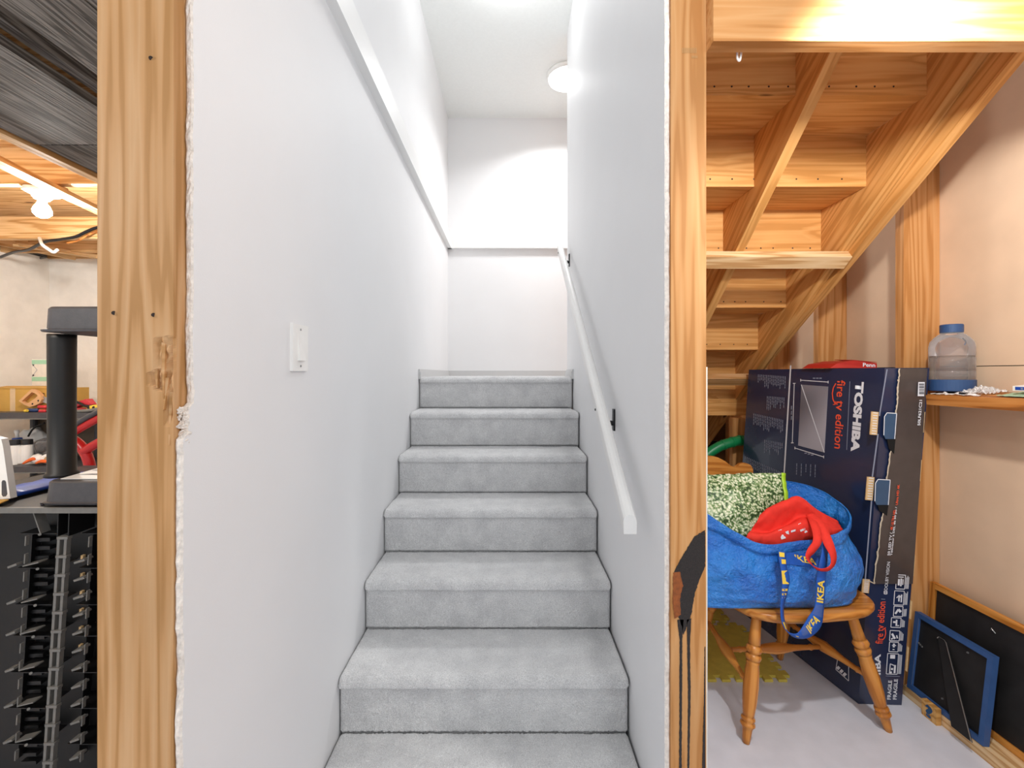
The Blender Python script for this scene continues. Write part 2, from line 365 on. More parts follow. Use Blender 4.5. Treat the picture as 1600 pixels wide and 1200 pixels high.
# ---- wall_left: studs plus two drywall sheets with broken edges
wl = thing('wall_left', 'stairwell partition of pine studs and white drywall with a broken edge', None, (-.6, .76, 0), kind='structure')
def ragged_sheet(name, x_back, x_face, yf, y_far, z0, z1, parent, amp, rows, seed, big=None):
    """drywall sheet whose near edge is torn: paper face (0) and gypsum core (1)"""
    bm = B(); n = 4; R = []
    for i in range(rows + 1):
        z = z0 + (z1 - z0) * i / rows
        base = yf + (big(z) if big else 0) + nz((seed, z * 9, 0)) * amp * 1.3 + nz((seed, z * 45, 3)) * amp
        r = []
        for k in range(n + 1):
            x = x_back + (x_face - x_back) * k / n
            e = 0 if k in (0, n) else -.002 + nz((seed + k * 3, z * 70, k)) * amp * .9
            xo = nz((seed + 9, z * 55, k)) * .0012
            r.append(V((x + (xo if 0 < k < n else 0), base + e, z)))
        R.append(r)
    g = grid(bm, R, mi=1)
    for i in range(rows):
        pass
    far_f = [bm.verts.new((x_face, y_far, p[0].z)) for p in R]; far_b = [bm.verts.new((x_back, y_far, p[0].z)) for p in R]
    for i in range(rows):
        bm.faces.new((g[i][-1], far_f[i], far_f[i + 1], g[i + 1][-1])).material_index = 0
        bm.faces.new((g[i][0], g[i + 1][0], far_b[i + 1], far_b[i])).material_index = 0
        bm.faces.new((far_f[i], far_b[i], far_b[i + 1], far_f[i + 1])).material_index = 0
    bm.faces.new([v for v in g[0]] + [far_f[0], far_b[0]]).material_index = 1
    bm.faces.new([v for v in g[-1]][::-1] + [far_b[-1], far_f[-1]]).material_index = 1
    return obj(name, bm, [M['paint'], M['gypsum']], parent)
ZS = ZC - (636 - CV) * .77 / F      # level of the break between the two sheets
ragged_sheet('drywall_panel', XL - .0127, XL, .784, YB, 0, ZTOP, wl, .003, 420, 1,
             big=lambda z: 0 if z > ZS else (-.012 if z > ZS - .05 else -.024 + (.006 if z < .55 else 0)))
bm = B()      # crumbs of gypsum at the break
for k in range(60):
    c = V((XL - rnd.uniform(.001, .014), .770 - rnd.uniform(-.006, .008), ZS - rnd.uniform(-.002, .075)))
    r = rnd.uniform(.0012, .0042)
    bmesh.ops.create_icosphere(bm, subdivisions=2, radius=r, matrix=Matrix.Translation(c) @ Matrix.Rotation(rnd.uniform(0, 3), 4, V((rnd.random(), rnd.random(), 1))) @ Matrix.Diagonal((1, .6, 1.7, 1)))
for v in bm.verts: v.co += V((nz(v.co, 400), nz(v.co + V((3, 0, 0)), 400), nz(v.co + V((0, 5, 0)), 400))) * .0022
o = obj('broken_gypsum', bm, M['gypsum'], wl); o['kind'] = 'stuff'
def gouged_stud():
    x0, x1, y0, y1, zt = -.6955, -.567, .756, .794, 2.6
    bm = B(); R = []
    cols = [('f', i / 22) for i in range(23)] + [('s', i / 5) for i in range(1, 6)]
    zs = [z for z in [i * .02 for i in range(0, 66)]] + [1.3 + i * .0028 for i in range(0, 60)] + [1.47 + i * .06 for i in range(0, 19)]
    for z in zs:
        r = []
        for kind, t in cols:
            if kind == 'f': p = V((x0 + (x1 - x0) * t, y0, z)); nrm = V((0, 1, 0))
            else: p = V((x1, y0 + (y1 - y0) * t, z)); nrm = V((-1, 0, 0))
            if t in (1,) and kind == 'f': nrm = V((-.7, .7, 0))
            # splintered notch near the front right arris
            px = CU + p.x * F / y0 if kind == 'f' else 272 + t * 18
            v = CV - (p.z - ZC) * F / y0
            d = 0
            for (cx, cy, sx, sy, dep) in ((252, 592, 14, 14, .011), (262, 560, 9, 28, .008), (247, 552, 5, 22, .006), (238, 592, 8, 9, .006), (262, 625, 5, 30, .007), (268, 540, 6, 12, .006)):
                q = ((px - cx) / sx) ** 2 + ((v - cy) / sy) ** 2
                if q < 1.6:
                    st = nz((px * .22, v * .035, cx)) + .55 * nz((px * .5, v * .12, cy))
                    d = max(d, dep * max(0, 1 - q / 1.6) ** .5 * (1 + 1.1 * st))
            p = p + nrm * max(0, d)
            r.append(p)
        R.append(r)
    # local frame: grain along Z -> local X
    m = Matrix(((0, 1, 0), (0, 0, 1), (1, 0, 0))).to_4x4()      # world = m @ local ; local x -> world z
    m = Matrix(((0, 1, 0, 0), (0, 0, 1, 0), (1, 0, 0, 0), (0, 0, 0, 1)))
    mi = m.inverted()
    g = grid(bm, [[mi @ p for p in r] for r in R])
    bb = [(mi @ V((x0, y1, r[0].z))) for r in R]
    bv = [bm.verts.new(p) for p in bb]
    for i in range(len(R) - 1):
        bm.faces.new((g[i][0], g[i + 1][0], bv[i + 1], bv[i])); bm.faces.new((g[i][-1], bv[i], bv[i + 1], g[i + 1][-1]))
    bm.faces.new(g[0] + [bv[0]]); bm.faces.new(g[-1] + [bv[-1]])
    return obj('stud', bm, M['stud'], wl, mtx=m)
st = gouged_stud()
# splinters standing in the notch, nail dents and a nail
for (u0, v0, u1, v1, w, dy) in ((256, 535, 257, 622, 3, -.001), (262, 590, 258, 640, 3, -.002), (244, 575, 247, 606, 3, -.001), (268, 612, 266, 695, 3, -.001)):
    a, b = P(u0, v0, .757 + .004), P(u1, v1, .757 + .001); bm = B(); w *= .0011
    prism(bm, [a + V((-w, dy, 0)), a + V((w, dy, 0)), b + V((w * .3, dy - .002, 0)), b + V((-w * .3, dy - .002, 0))], (0, .006, 0)); obj('splinter', bm, M['stud'], wl)
for (u, v) in ((178, 489), (240, 492), (236, 91)):
    bm = B(); lathe(bm, [(0, .0035), (1, .003)], P(u, v, .7552), P(u, v, .757), 10); obj('nail_hole', bm, M['nail'], wl)
# bottom plate and further studs of the partition, and its other face
bboard('bottom_plate', -.6955, -.567, .80, YB, .0, .038, M['stud'], wl, 'y')
for y in (1.2, 1.6, 2.0, 2.4, 2.8, 3.2, 3.6): bboard('stud', -.6955, -.567, y, y + .038, .038, 3.6, M['stud'], wl, 'z')
# ---- wall_right (between the stairs and the store)
wr = thing('wall_right', 'thin stairwell partition with one bare pine stud at its end', None, (.44, 1.13, 0), kind='structure')
ragged_sheet('drywall_panel', XR + .0127, XR, 1.127, 3.02, 0, ZTOP, wr, .003, 240, 11)
bboard('stud', .4032, .491, 1.118, 1.156, 0, 2.6, M['stud_orange'], wr, 'z')
for y in (1.55, 1.95, 2.35, 2.75): bboard('stud', .4032, .491, y, y + .038, 0, 3.6, M['stud_orange'], wr, 'z')
bm = B(); box(bm, .4915, .4945, 1.119, 3.0, 0, 1.347); obj('hardboard_edge', bm, M['paper'], wr)
bm = B(); box(bm, .491, .4945, 1.16, 3.0, 1.36, 2.34); obj('drywall_back', bm, M['dark_sheath'], wr)
bm = B(); box(bm, .491, .4945, 3.0, 3.02, 1.32, ZTOP); obj('end_cap', bm, M['paint'], wr)
YS = 1.1175; SN = (V((0, YS, 0)), V((0, 1, 0)))
def on_stud(u, v): return PP(u, v, *SN)
def stain_patch(name, pts, mat, rough=4):
    q = []
    for i, a in enumerate(pts):
        b = pts[(i + 1) % len(pts)]; k = max(2, int(math.hypot(b[0] - a[0], b[1] - a[1]) / 2.5))
        for j in range(k):
            t = j / k; u, v = a[0] + (b[0] - a[0]) * t, a[1] + (b[1] - a[1]) * t
            q.append(on_stud(min(1102, max(1049.5, u + nz((u * .3, v * .3, 2)) * rough * .35)), v + nz((u * .3, v * .3, 9)) * rough * .35))
    bm = B(); prism(bm, q, (0, -.0006, 0)); return obj(name, bm, mat, wr)
stain_patch('stain', [(1102, 828), (1085, 838), (1068, 866), (1054, 891), (1052, 905), (1058, 925), (1056, 955), (1062, 968), (1068, 992), (1076, 970), (1080, 960), (1086, 925), (1093, 905), (1102, 885)], M['stain_black'])
stain_patch('rust_stain', [(1052, 895), (1062, 893), (1067, 915), (1062, 935), (1064, 960), (1054, 967), (1051, 940)], M['stain_rust']).location.y -= .0004
for pts in ([(1058, 968), (1068, 968), (1066, 1000), (1065, 1200), (1061, 1200), (1062, 1000)], [(1073, 968), (1080, 966), (1078, 1010), (1079, 1080), (1077, 1200), (1074, 1200), (1075, 1080)], [(1101, 1010), (1103, 1012), (1102.5, 1200), (1097, 1200), (1100, 1090)]):
    stain_patch('drip', pts, M['stain_black'], 2)
for u, v0, v1, n in ((1060, 72, 80, 0), (1082, 72, 80, 0)):
    pass
bm = B()
for k in range(9): 
    u = 1066 + k * 2.6; poly(bm, [on_stud(u, 75), on_stud(u + 1.3, 75), on_stud(u + 1.3, 83), on_stud(u, 83)])
for k in range(4):
    u = 1081 + k * 2.4; poly(bm, [on_stud(u, 87), on_stud(u + 1.4, 87), on_stud(u + 1.4, 91), on_stud(u, 91)])
bmesh.ops.translate(bm, verts=bm.verts, vec=(0, -.0004, 0)); obj('grade_stamp', bm, plain('faded_stamp', 'b08858', .8), wr)['kind'] = 'stuff'
# ---- wall_back of the landing, landing side wall, ceiling, landing floor
bm = B(); box(bm, XL - .15, 1.62, YB, YB + .1, 1.0, ZTOP); tag(obj('wall_back', bm, M['paint']), kind='structure', label='white wall at the back of the stair landing')
bm = B(); box(bm, 1.55, 1.62, 3.33, YB, 1.25, ZTOP); tag(obj('wall_landing', bm, M['paint']), kind='structure', label='white wall past the landing')
bm = B(); box(bm, -.75, 1.62, .75, YB + .1, ZTOP, ZTOP + .08); tag(obj('ceiling', bm, M['ceil']), kind='structure', label='white ceiling high over the stairwell')
bm = B(); box(bm, XL - .03, 1.55, 2.80, YB, ZL - .24, ZL - .02); tag(obj('floor_landing', bm, M['ply']), kind='structure', label='landing platform under the carpet')
# trims: chair ledge on the left and back walls
def ledge(name, a, b, inward):
    bm = B(); a, b, n = V(a), V(b), V(inward)
    for (z0, z1, d) in ((0, .075, .034), (.075, .155, .017)):
        prism(bm, [a + V((0, 0, z0)), b + V((0, 0, z0)), b + V((0, 0, z1)), a + V((0, 0, z1))], n * d)
    return tag(obj(name, bm, M['paint_low']), kind='structure', label='white ledge trim along the stairwell wall')
ZG = 2.452
ledge('trim_1', (XL, .78, ZG), (XL, YB, ZG), (1, 0, 0)); ledge('trim_2', (XL, YB, ZG), (1.5, YB, ZG), (0, -1, 0))
def baseb(name, a, b, inward):
    bm = B(); a, b, n = V(a), V(b), V(inward); h = .060
    prism(bm, [a + V((0, 0, 0)), b + V((0, 0, 0)), b + V((0, 0, h - .015)), a + V((0, 0, h - .015))], n * .014)
    prism(bm, [a + V((0, 0, h - .015)), b + V((0, 0, h - .015)), b + V((0, 0, h)), a + V((0, 0, h))], n * .008)
    return tag(obj(name, bm, plain('baseboard_paint_' + name[-4:], 'c9c9c9', .4, var=.01)), kind='structure', label='white baseboard around the landing')
baseb('baseboard_left', (XL, 2.72, ZL - .012), (XL, YB, ZL - .012), (1, 0, 0))
baseb('baseboard_back', (XL, YB, ZL - .012), (1.5, YB, ZL - .012), (0, -1, 0))
baseb('baseboard_right', (XR, 2.72, ZL - .012), (XR, 3.02, ZL - .012), (-1, 0, 0))
# ---- header beam over the opening of the store
bm = B(); hb = bboard('header_beam', .4915, 2.6, 1.08, 1.118, 2.132, 2.36, M['stud_orange'], None, 'x'); tag(hb, kind='structure', label='pine header over the opening under the stairs')
# ---- wall_storage_side: studs, plate and sheathing of the store's side wall
XS = 1.635; XW = 1.785
ws = thing('wall_storage_side', 'unfinished store wall of pine studs and tan sheathing', None, (1.7, 2, 0), kind='structure')
ZSEAM = ZC + .017 * 1.7
bm = B(); box(bm, XW, XW + .015, .4, 4.0, 0, ZSEAM - .0015); obj('sheathing_panel', bm, M['sheath'], ws)
bm = B(); box(bm, XW, XW + .015, .4, 4.0, ZSEAM + .0015, 3.2); obj('sheathing_panel', bm, M['sheath'], ws)
bm = B(); box(bm, XW + .015, XW + .02, .4, 4.0, 0, 3.2); obj('backing_board', bm, M['hole'], ws)
for y in (.55, 1.858, 2.37, 2.85, 3.35): bboard('stud', XS, XW - .001, y, y + .04, .043, 3.2, M['stud_orange'], ws, 'z')
bboard('bottom_plate', XS, XW - .001, .4, 4.0, 0, .042, M['plate'], ws, 'y')
wb = thing('wall_storage_back', 'dim back wall of the store behind the cartons', None, (1, 3.6, 0), kind='structure')
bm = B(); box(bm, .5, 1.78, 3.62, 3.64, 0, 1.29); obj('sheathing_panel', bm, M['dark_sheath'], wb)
for x in (.62, 1.03, 1.5): bboard('stud', x, x + .04, 3.53, 3.619, 0, 1.0, M['stud_orange'], wb, 'z')
bm = B(); box(bm, .52, 1.78, 3.46, 3.60, .80, .86); 
o = bboard('blocking', .52, 1.78, 3.49, 3.528, .74, .80, M['black'], wb, 'x'); bm.free()
# a short stud standing behind the hose
bboard('stud', 1.355, 1.43, 2.72, 2.76, 0, 1.06, M['stud_orange'], wb, 'z')
# ---- basement beyond the left partition: walls, ceiling, joists
bm = B(); box(bm, -4.05, -3.925, -.6, 3.95, 0, 2.6); tag(obj('wall_far_left', bm, M['white_concrete']), kind='structure', label='whitewashed concrete side wall of the basement')
bm = B(); box(bm, -3.925, -.70, 3.82, 3.95, 0, 2.31); tag(obj('wall_far_back', bm, M['white_concrete']), kind='structure', label='whitewashed concrete end wall of the basement')
cb = thing('ceiling_basement', 'open joist ceiling of the basement', None, (-2, 2, 2.4), kind='structure')
bm = B(); box(bm, -4.05, -.70, .2, 3.95, 2.46, 2.49); obj('subfloor', bm, M['joist'], cb)
bboard('joist', -3.92, -.75, 2.24, 2.28, 2.28, 2.46, M['joist'], cb, 'x')
bboard('joist', -3.92, -.75, 3.05, 3.09, 2.25, 2.40, M['joist'], cb, 'x')
bboard('joist', -3.92, -.75, 3.45, 3.49, 2.27, 2.46, M['joist'], cb, 'x')
bboard('sill_plate', -3.92, -.75, 3.80, 3.94, 2.31, 2.36, M['joist'], cb, 'x')
bboard('rim_joist', -3.92, -.75, 3.88, 3.94, 2.36, 2.46, M['joist'], cb, 'x')
bboard('sill_plate', -4.04, -3.92, -.5, 3.80, 2.31, 2.40, M['joist_grey'], cb, 'y')
board('strapping', P(-60, 224, 1.75) , P(200, 352, 2.9), .022, .07, (0, 0, 1), M['joist'], cb)
board('brace_board', P(-10, 372, 3.3), P(118, 398, 3.7), .09, .02, (0, 0, 1), M['joist'], cb)
board('brace_board', P(20, 381, 3.25), P(160, 402, 3.6), .03, .05, (0, 0, 1), M['joist'], cb)
bm = B(); box(bm, -3.9, -2.9, 3.5, 3.78, 2.40, 2.41); obj('foam_board', bm, plain('pale_foam', 'c9ccc4', .8), cb)
# grey grained boards closing the ceiling near the partition, with an open dark bay between them
for (x0, x1, y0, y1, z, mt) in ((-1.80, -1.345, .95, 1.70, 2.2, 'joist_grey'), (-1.80, -1.345, 1.715, 2.05, 2.205, 'joist_grey'), (-1.2, -.99, .7, 2.05, 2.2, 'joist_grey'), (-.985, -.75, .7, 2.05, 2.2, 'joist_grey')):
    bboard('ceiling_board', x0, x1, y0, y1, z, z + .03, M[mt], cb, 'y')
bboard('joist', -1.86, -1.815, .4, 2.235, 2.19, 2.45, M['joist'], cb, 'y')
bboard('joist', -1.34, -1.30, .4, 2.235, 2.24, 2.45, M['joist_grey'], cb, 'y')
bm = B(); box(bm, -1.29, -1.205, .4, 2.23, 2.42, 2.455); obj('bay_shade_sheet', bm, M['hole'], cb)  # black sheet standing for the shade inside the open bay
# ================================================================ CARPETED STAIRS
st = thing('carpeted_staircase', 'straight flight of steps wrapped in grey carpet between white walls', 'stairs', (-.08, 1.3, 0))
RUN, RISE = .2585, .1907
def carpet_step(k):
    """k = 0 is the landing edge; counts down the flight. One strip of carpet: riser, rolled nosing, tread"""
    yn = 2.722 - RUN * k; zt = ZL - RISE * k; rr = .032
    x0, x1 = XL + .003, XR - .006
    zb = zt - RISE if k < 6 else 0
    prof = []
    yr = yn + .018
    prof += [(yr + .012, zb + .001)]
    for i in range(1, 30): prof.append((yr - .002 * math.sin(i / 30 * math.pi * .5), zb + .004 + (zt - rr * 1.12 - zb - .004) * i / 30))
    for i in range(16):
        a = math.pi * i / 15
        a = -math.pi / 2 * 0 + math.pi * .5 * i / 15
        prof.append((yn + rr - rr * math.cos(a), zt - rr * 1.05 + rr * 1.05 * math.sin(a)))
    yb = yn + RUN + .02 if k else 4.02
    m = 46 if k else 60
    for i in range(1, m + 1): prof.append((yn + rr + (yb - yn - rr) * i / m, zt))
    nx = 230; bm = B(); rows = []
    for i, (y, z) in enumerate(prof):
        r = []
        d0, d1 = prof[max(0, i - 1)], prof[min(len(prof) - 1, i + 1)]
        t = V((0, d1[0] - d0[0], d1[1] - d0[1])).normalized(); nrm = V((0, -t.z, t.y))
        for j in range(nx + 1):
            x = x0 + (x1 - x0) * j / nx
            e = min(j, nx - j) / nx * (x1 - x0)
            edge = -.012 * max(0, 1 - e / .012) ** 2 if i > 0 else 0
            d = edge + rnd.uniform(-.0016, .0016) + nz((x * 60, y * 60, z * 60)) * .0012 + nz((x * 7, y * 7, z * 7)) * .002
            r.append(V((x, y, z)) + nrm * d)
        rows.append(r)
    if k == 0:
        for r in rows: pass
    grid(bm, rows)
    # skirts down the two ends so the strip is closed against the walls
    return obj('carpeted_step', bm, M['carpet'], st, smooth=True)
for k in range(7): carpet_step(k)
bm = B()      # timber body under the carpet
pr = [(2.76, 0), (2.76, ZL - .03)]
for k in range(7):
    yn = 2.722 - RUN * k; zt = ZL - RISE * k
    pr += [(yn + .035, zt - .02), (yn + .035, max(0, zt - RISE - .02))]
pts = []
for p in pr:
    if not pts or (abs(p[0] - pts[-1][0]) + abs(p[1] - pts[-1][1])) > 1e-4: pts.append(p)
prism(bm, [V((XL + .006, y, z)) for y, z in pts], (XR - XL - .016, 0, 0)); obj('stair_body', bm, M['carpet'], st)
# landing carpet to the right, around the corner
bm = B(); box(bm, XR - .006, 1.54, 3.03, 4.02, ZL - .019, ZL); obj('landing_carpet', bm, M['carpet'], st)
# ================================================================ HANDRAIL
hr = thing('handrail', 'white round-topped handrail on black iron brackets along the stair wall', 'handrail', (.33, 2, 1.3))
XH = .332
a = V((XH, 1.232, .915)); b = V((XH, 2.93, 2.155)); ax = (b - a).normalized(); up = V((0, -ax.z, ax.y))
bm = B(); prof = [(-.0175, -.021), (.0175, -.021), (.0185, .006), (.017, .013), (.012, .0185), (.004, .0215), (-.004, .0215), (-.012, .0185), (-.017, .013), (-.0185, .006)]
# lower end is cut plumb: shear the end face to vertical
rows = []
for (p, s) in ((a, 0), (b, 1)):
    r = []
    for (x, h) in prof:
        q = p + V((x, 0, 0)) + up * h
        q -= ax * ((q - p).y / ax.y)
        r.append(q)
    rows.append(r)
grid(bm, rows, closed=True)
bm.verts.ensure_lookup_table(); n = len(prof)
bm.faces.new(bm.verts[:n]); bm.faces.new(bm.verts[n:][::-1]); obj('rail', bm, M['rail_white'], hr)
for yb in (1.62, 2.86):
    p = a + ax * ((yb - a.y) / ax.y) - up * .021
    br = None
    bm = B(); box(bm, XR - .0065, XR + .001, yb + .03, yb + .052, p.z - .062, p.z + .018); br = obj('bracket', bm, M['iron'], hr, bevel=.002)
    bm = B(); tube(bm, spline([V((XR - .004, yb + .041, p.z - .035)), V((XR - .03, yb + .03, p.z - .03)), V((XH + .012, yb + .015, p.z - .012)), V((XH, yb, p.z - .002))], 10), .0095, 8); obj('arm', bm, M['iron'], br, smooth=True)
    q = p + up * 0
    m = [q + V((-.014, 0, 0)) - ax * .03, q + V((.014, 0, 0)) - ax * .03, q + V((.014, 0, 0)) + ax * .03, q + V((-.014, 0, 0)) + ax * .03]
    bm = B(); prism(bm, m, -up * .004); obj('saddle', bm, M['iron'], br)
    bm = B(); lathe(bm, [(0, .005), (1, .003)], q + V((-.0185, 0, .018)) - ax * .0, q + V((-.0215, 0, .018)), 8); obj('screw', bm, M['iron'], hr)
# ================================================================ LIGHT SWITCH
sw = thing('light_switch', 'white paddle light switch on the stairwell drywall', 'light switch', (XL, 1.16, ZC))
y0, y1 = 1.129, 1.213; z0, z1 = ZC + .007, ZC + .128
bm = B(); box(bm, XL - .0005, XL + .0075, y0, y1, z0, z1); obj('plate', bm, M['white_plastic'], sw, bevel=.003, seg=2)
ym = (y0 + y1) / 2
bm = B(); prism(bm, [V((XL + .0070, ym - .016, z0 + .027)), V((XL + .014, ym - .016, z0 + .027)), V((XL + .0085, ym - .016, z1 - .027)), V((XL + .007, ym - .016, z1 - .027))], (0, .032, 0)); obj('rocker', bm, M['white_plastic'], sw, bevel=.001)
for z in (z0 + .013, z1 - .013):
    bm = B(); lathe(bm, [(0, .0032), (1, .0028)], (XL + .007, ym, z), (XL + .0085, ym, z), 10); obj('screw', bm, M['screw'], sw)
# ================================================================ LANDING LIGHT
cl = thing('ceiling_light', 'round white flush light on the ceiling over the landing', 'ceiling light', (.45, 3.45, ZTOP))
c = V((.45, 3.45, ZTOP))
bm = B(); lathe(bm, [(0, .165), (.5, .165), (1, .158)], c, c + V((0, 0, -.03)), 40); obj('frame', bm, M['white_plastic'], cl, smooth=True)
bm = B(); lathe(bm, [(0, .150), (.5, .146), (.85, .12), (1, .05)], c + V((0, 0, -.030)), c + V((0, 0, -.05)), 40); obj('diffuser', bm, M['glow_white'], cl, smooth=True)
# ================================================================ WOODEN FLIGHT SEEN FROM BELOW
wf = thing('wooden_staircase', 'bare wooden flight of stairs seen from beneath, sloping down into the store', 'stairs', (.95, 2.2, 0))
EY = lambda i: 1.516 + .2573 * (i - 1)
EZ = lambda i: ZC + .942 - .2013 * (i - 1)
X0, X1 = .502, 1.412
for i in range(-3, 8):
    bboard('tread', X0, X1, EY(i), EY(i) + .2573 + .03, EZ(i), EZ(i) + .018, M['ply'], wf, 'x', .001)
    bboard('riser', X0, X1, EY(i), EY(i) + .014, EZ(i) + .018, EZ(i - 1), M['ply'], wf, 'x', .0005)
    if 0 < i < 8:
        bm = B(); x = X0 + .05
        while x < X1 - .02:
            c = V((x, EY(i) - .0005, EZ(i) + .03)); lathe(bm, [(0, .0042), (1, .003)], c + V((0, .002, 0)), c + V((jit(.001), -.0005, 0)), 7); x += .075 + jit(.02)
        o = obj('nail_heads', bm, M['nail'], wf); o['kind'] = 'stuff'
def stringer(name, xa, xb, drop=.10, mat='fir'):
    ang = math.atan2(-.2013, .2573); yA, yB = EY(-3) - .1, EY(7) + .2573
    low = lambda y: EZ(1) - drop - (y - EY(1)) * .2013 / .2573
    pts = [(yA, low(yA))]
    top = []
    for i in range(7, -4, -1): top += [(EY(i) + .2573 - (.0 if i < 7 else .0), EZ(i) - .0005), (EY(i) - .0005, EZ(i) - .0005)]
    # polygon: lower edge forward, then back along the saw-tooth
    pts = [(yA, low(yA)), (yB, low(yB))] + [(y, z) for y, z in top] + [(yA, EZ(-3) - .0005)]
    # build in local frame whose X runs down the slope
    x = V((0, .2573, -.2013)).normalized(); y = V((1, 0, 0)); z = x.cross(y)
    m = Matrix((x, y, z)).transposed().to_4x4(); m.translation = V(((xa + xb) / 2, EY(2), EZ(2))); mi = m.inverted()
    bm = B(); prism(bm, [mi @ V((xa, a, b)) for a, b in pts], (0, xb - xa, 0))
    return obj(name, bm, M[mat], wf, mtx=m)
stringer('stringer', X0 + .001, X0 + .039); stringer('stringer', .968, 1.006); stringer('stringer', X1, X1 + .038, .10)
# the board sistered outside the wall-side stringer
g0 = V((1.4705, .80, 2.257 + .672 * (1.267 - .80))); g1 = V((1.4705, 3.0, 2.257 - .672 * (3.0 - 1.267)))
sl = (g1 - g0).normalized(); nu = V((0, -sl.z, sl.y)); nu = nu if nu.z > 0 else -nu
board('sister_board', g0 + nu * .07, g1 + nu * .07, .14, .038, nu, M['fir'], wf)
# cross pieces nailed under the stringers
sl2 = V((0, .2573, -.2013)).normalized(); nn = V((0, sl2.z, -sl2.y)); nn = nn if nn.z < 0 else -nn
for yc, xe in ((1.945, 1.452), (2.615, 1.47)):
    c = V((0, yc, EZ(1) - .10 - (yc - EY(1)) * .2013 / .2573)) + nn * .020
    bm_o = board('cross_piece', c + V((X0, 0, 0)), c + V((xe, 0, 0)), .062, .038, sl2, M['plate'] if yc < 2 else M['stud'], wf)
# ---- white wire hook hanging from the header
bm = B(); Yh = 1.13
tube(bm, spline([P(1151, 60, Yh), P(1152, 76, Yh), P(1152, 90, Yh), P(1155, 95, Yh), P(1157, 90, Yh), P(1159, 74, Yh)], 24), .0028, 8)
tag(obj('wire_hook', bm, M['white_plastic'], smooth=True), 'bent end of white cable hanging behind the header', 'cable')
# ================================================================ CHAIR
CH = thing('wooden_chair', 'honey coloured wooden chair with turned legs, standing in front of the tall carton', 'chair', (1.12, 1.82, 0))
def seat():
    # outline: broad front, gently waisted to the back
    cx, cy = 1.125, 1.83; rot = math.radians(7)
    pts = []
    n = 48
    for i in range(n):
        a = 2 * math.pi * i / n; ca, sa = math.cos(a), math.sin(a)
        ex = .55
        x = math.copysign(abs(ca) ** ex, ca) * .285; y = math.copysign(abs(sa) ** .6, sa) * .205
        if y > 0: x *= 1 - .16 * (y / .205)
        if y < 0: y *= 1 + .04 * (1 - (x / .29) ** 2)
        pts.append((cx + x * math.cos(rot) - y * math.sin(rot), cy + x * math.sin(rot) + y * math.cos(rot)))
    bm = B(); rows = []
    for (z, s) in ((.418, .80), (.420, .90), (.428, .97), (.440, 1.0), (.450, 1.0), (.4565, .985), (.458, .96), (.4545, .8), (.449, .5), (.447, .15)):
        rows.append([V((cx + (x - cx) * s, cy + (y - cy) * s, z)) for x, y in pts])
    grid(bm, rows, closed=True)
    bm.verts.ensure_lookup_table(); n = len(pts)
    bm.faces.new(bm.verts[:n][::-1]); bm.faces.new(bm.verts[-n:])
    return obj('seat', bm, M['chair'], CH, smooth=True)
seat()
legp = [(0, .014), (.03, .0165), (.15, .019), (.235, .021), (.24, .016), (.25, .024), (.275, .0285), (.30, .024), (.31, .017), (.318, .026), (.335, .0275), (.36, .024), (.366, .019), (.375, .0235),
        (.39, .0215), (.45, .0245), (.56, .0265), (.68, .0245), (.76, .0205), (.79, .0195), (.797, .0165), (.805, .023), (.82, .024), (.835, .0185), (.845, .0245), (.862, .0255), (.88, .0185), (.9, .0165), (.95, .0145), (1, .012)]
tops = {'fl': V((.930, 1.685, .424)), 'fr': V((1.305, 1.715, .424)), 'bl': V((.92, 1.97, .424)), 'br': V((1.235, 1.985, .424))}
feet = {'fl': V((.853, 1.615, 0)), 'fr': V((1.412, 1.668, 0)), 'bl': V((.86, 2.09, .0128)), 'br': V((1.262, 2.09, 0))}
for k in tops: lathe_obj('leg', legp, tops[k], feet[k], M['chair'], CH)
strp = [(0, .009), (.12, .0095), (.14, .0125), (.16, .0095), (.30, .012), (.42, .019), (.5, .0225), (.58, .019), (.70, .012), (.84, .0095), (.86, .0125), (.88, .0095), (1, .009)]
on = lambda k, t: tops[k].lerp(feet[k], t)
L_, R_ = (on('fl', .58), on('bl', .50)), (on('fr', .58), on('br', .50))
lathe_obj('stretcher', strp, *L_, M['chair'], CH); lathe_obj('stretcher', strp, *R_, M['chair'], CH)
lathe_obj('stretcher', strp, L_[0].lerp(L_[1], .5), R_[0].lerp(R_[1], .5), M['chair'], CH)
# back: spindles and a crest rail with scrolled ears
cre = []
pxs = [(1040, 728), (1050, 715), (1068, 711), (1090, 716), (1104, 713), (1119, 714), (1132, 720), (1141, 727), (1149, 730), (1156, 725), (1165, 723.5), (1172, 727), (1175, 735), (1172, 743), (1162, 748), (1140, 752), (1112, 751), (1088, 753), (1056, 752), (1041, 742)]
ctrl = [P(u, v, 2.2) for u, v in pxs]
bm = B(); cl_ = spline(ctrl, 60, True)
for p in cl_: p.y += .25 * (p.x - 1.0) ** 2 * -1.2
prism(bm, cl_, (0, .022, 0)); obj('crest_rail', bm, M['chair'], CH, bevel=.004, seg=2)
for x in (.87, .94, 1.01, 1.08, 1.15):
    lathe_obj('spindle', [(0, .007), (.2, .009), (.5, .011), (.8, .008), (1, .006)], (.16 * (x - 1) + .97 + (x - 1) * .7 , 1.99, .452), (x - .03, 2.211, .81), M['chair'], CH, n=12)
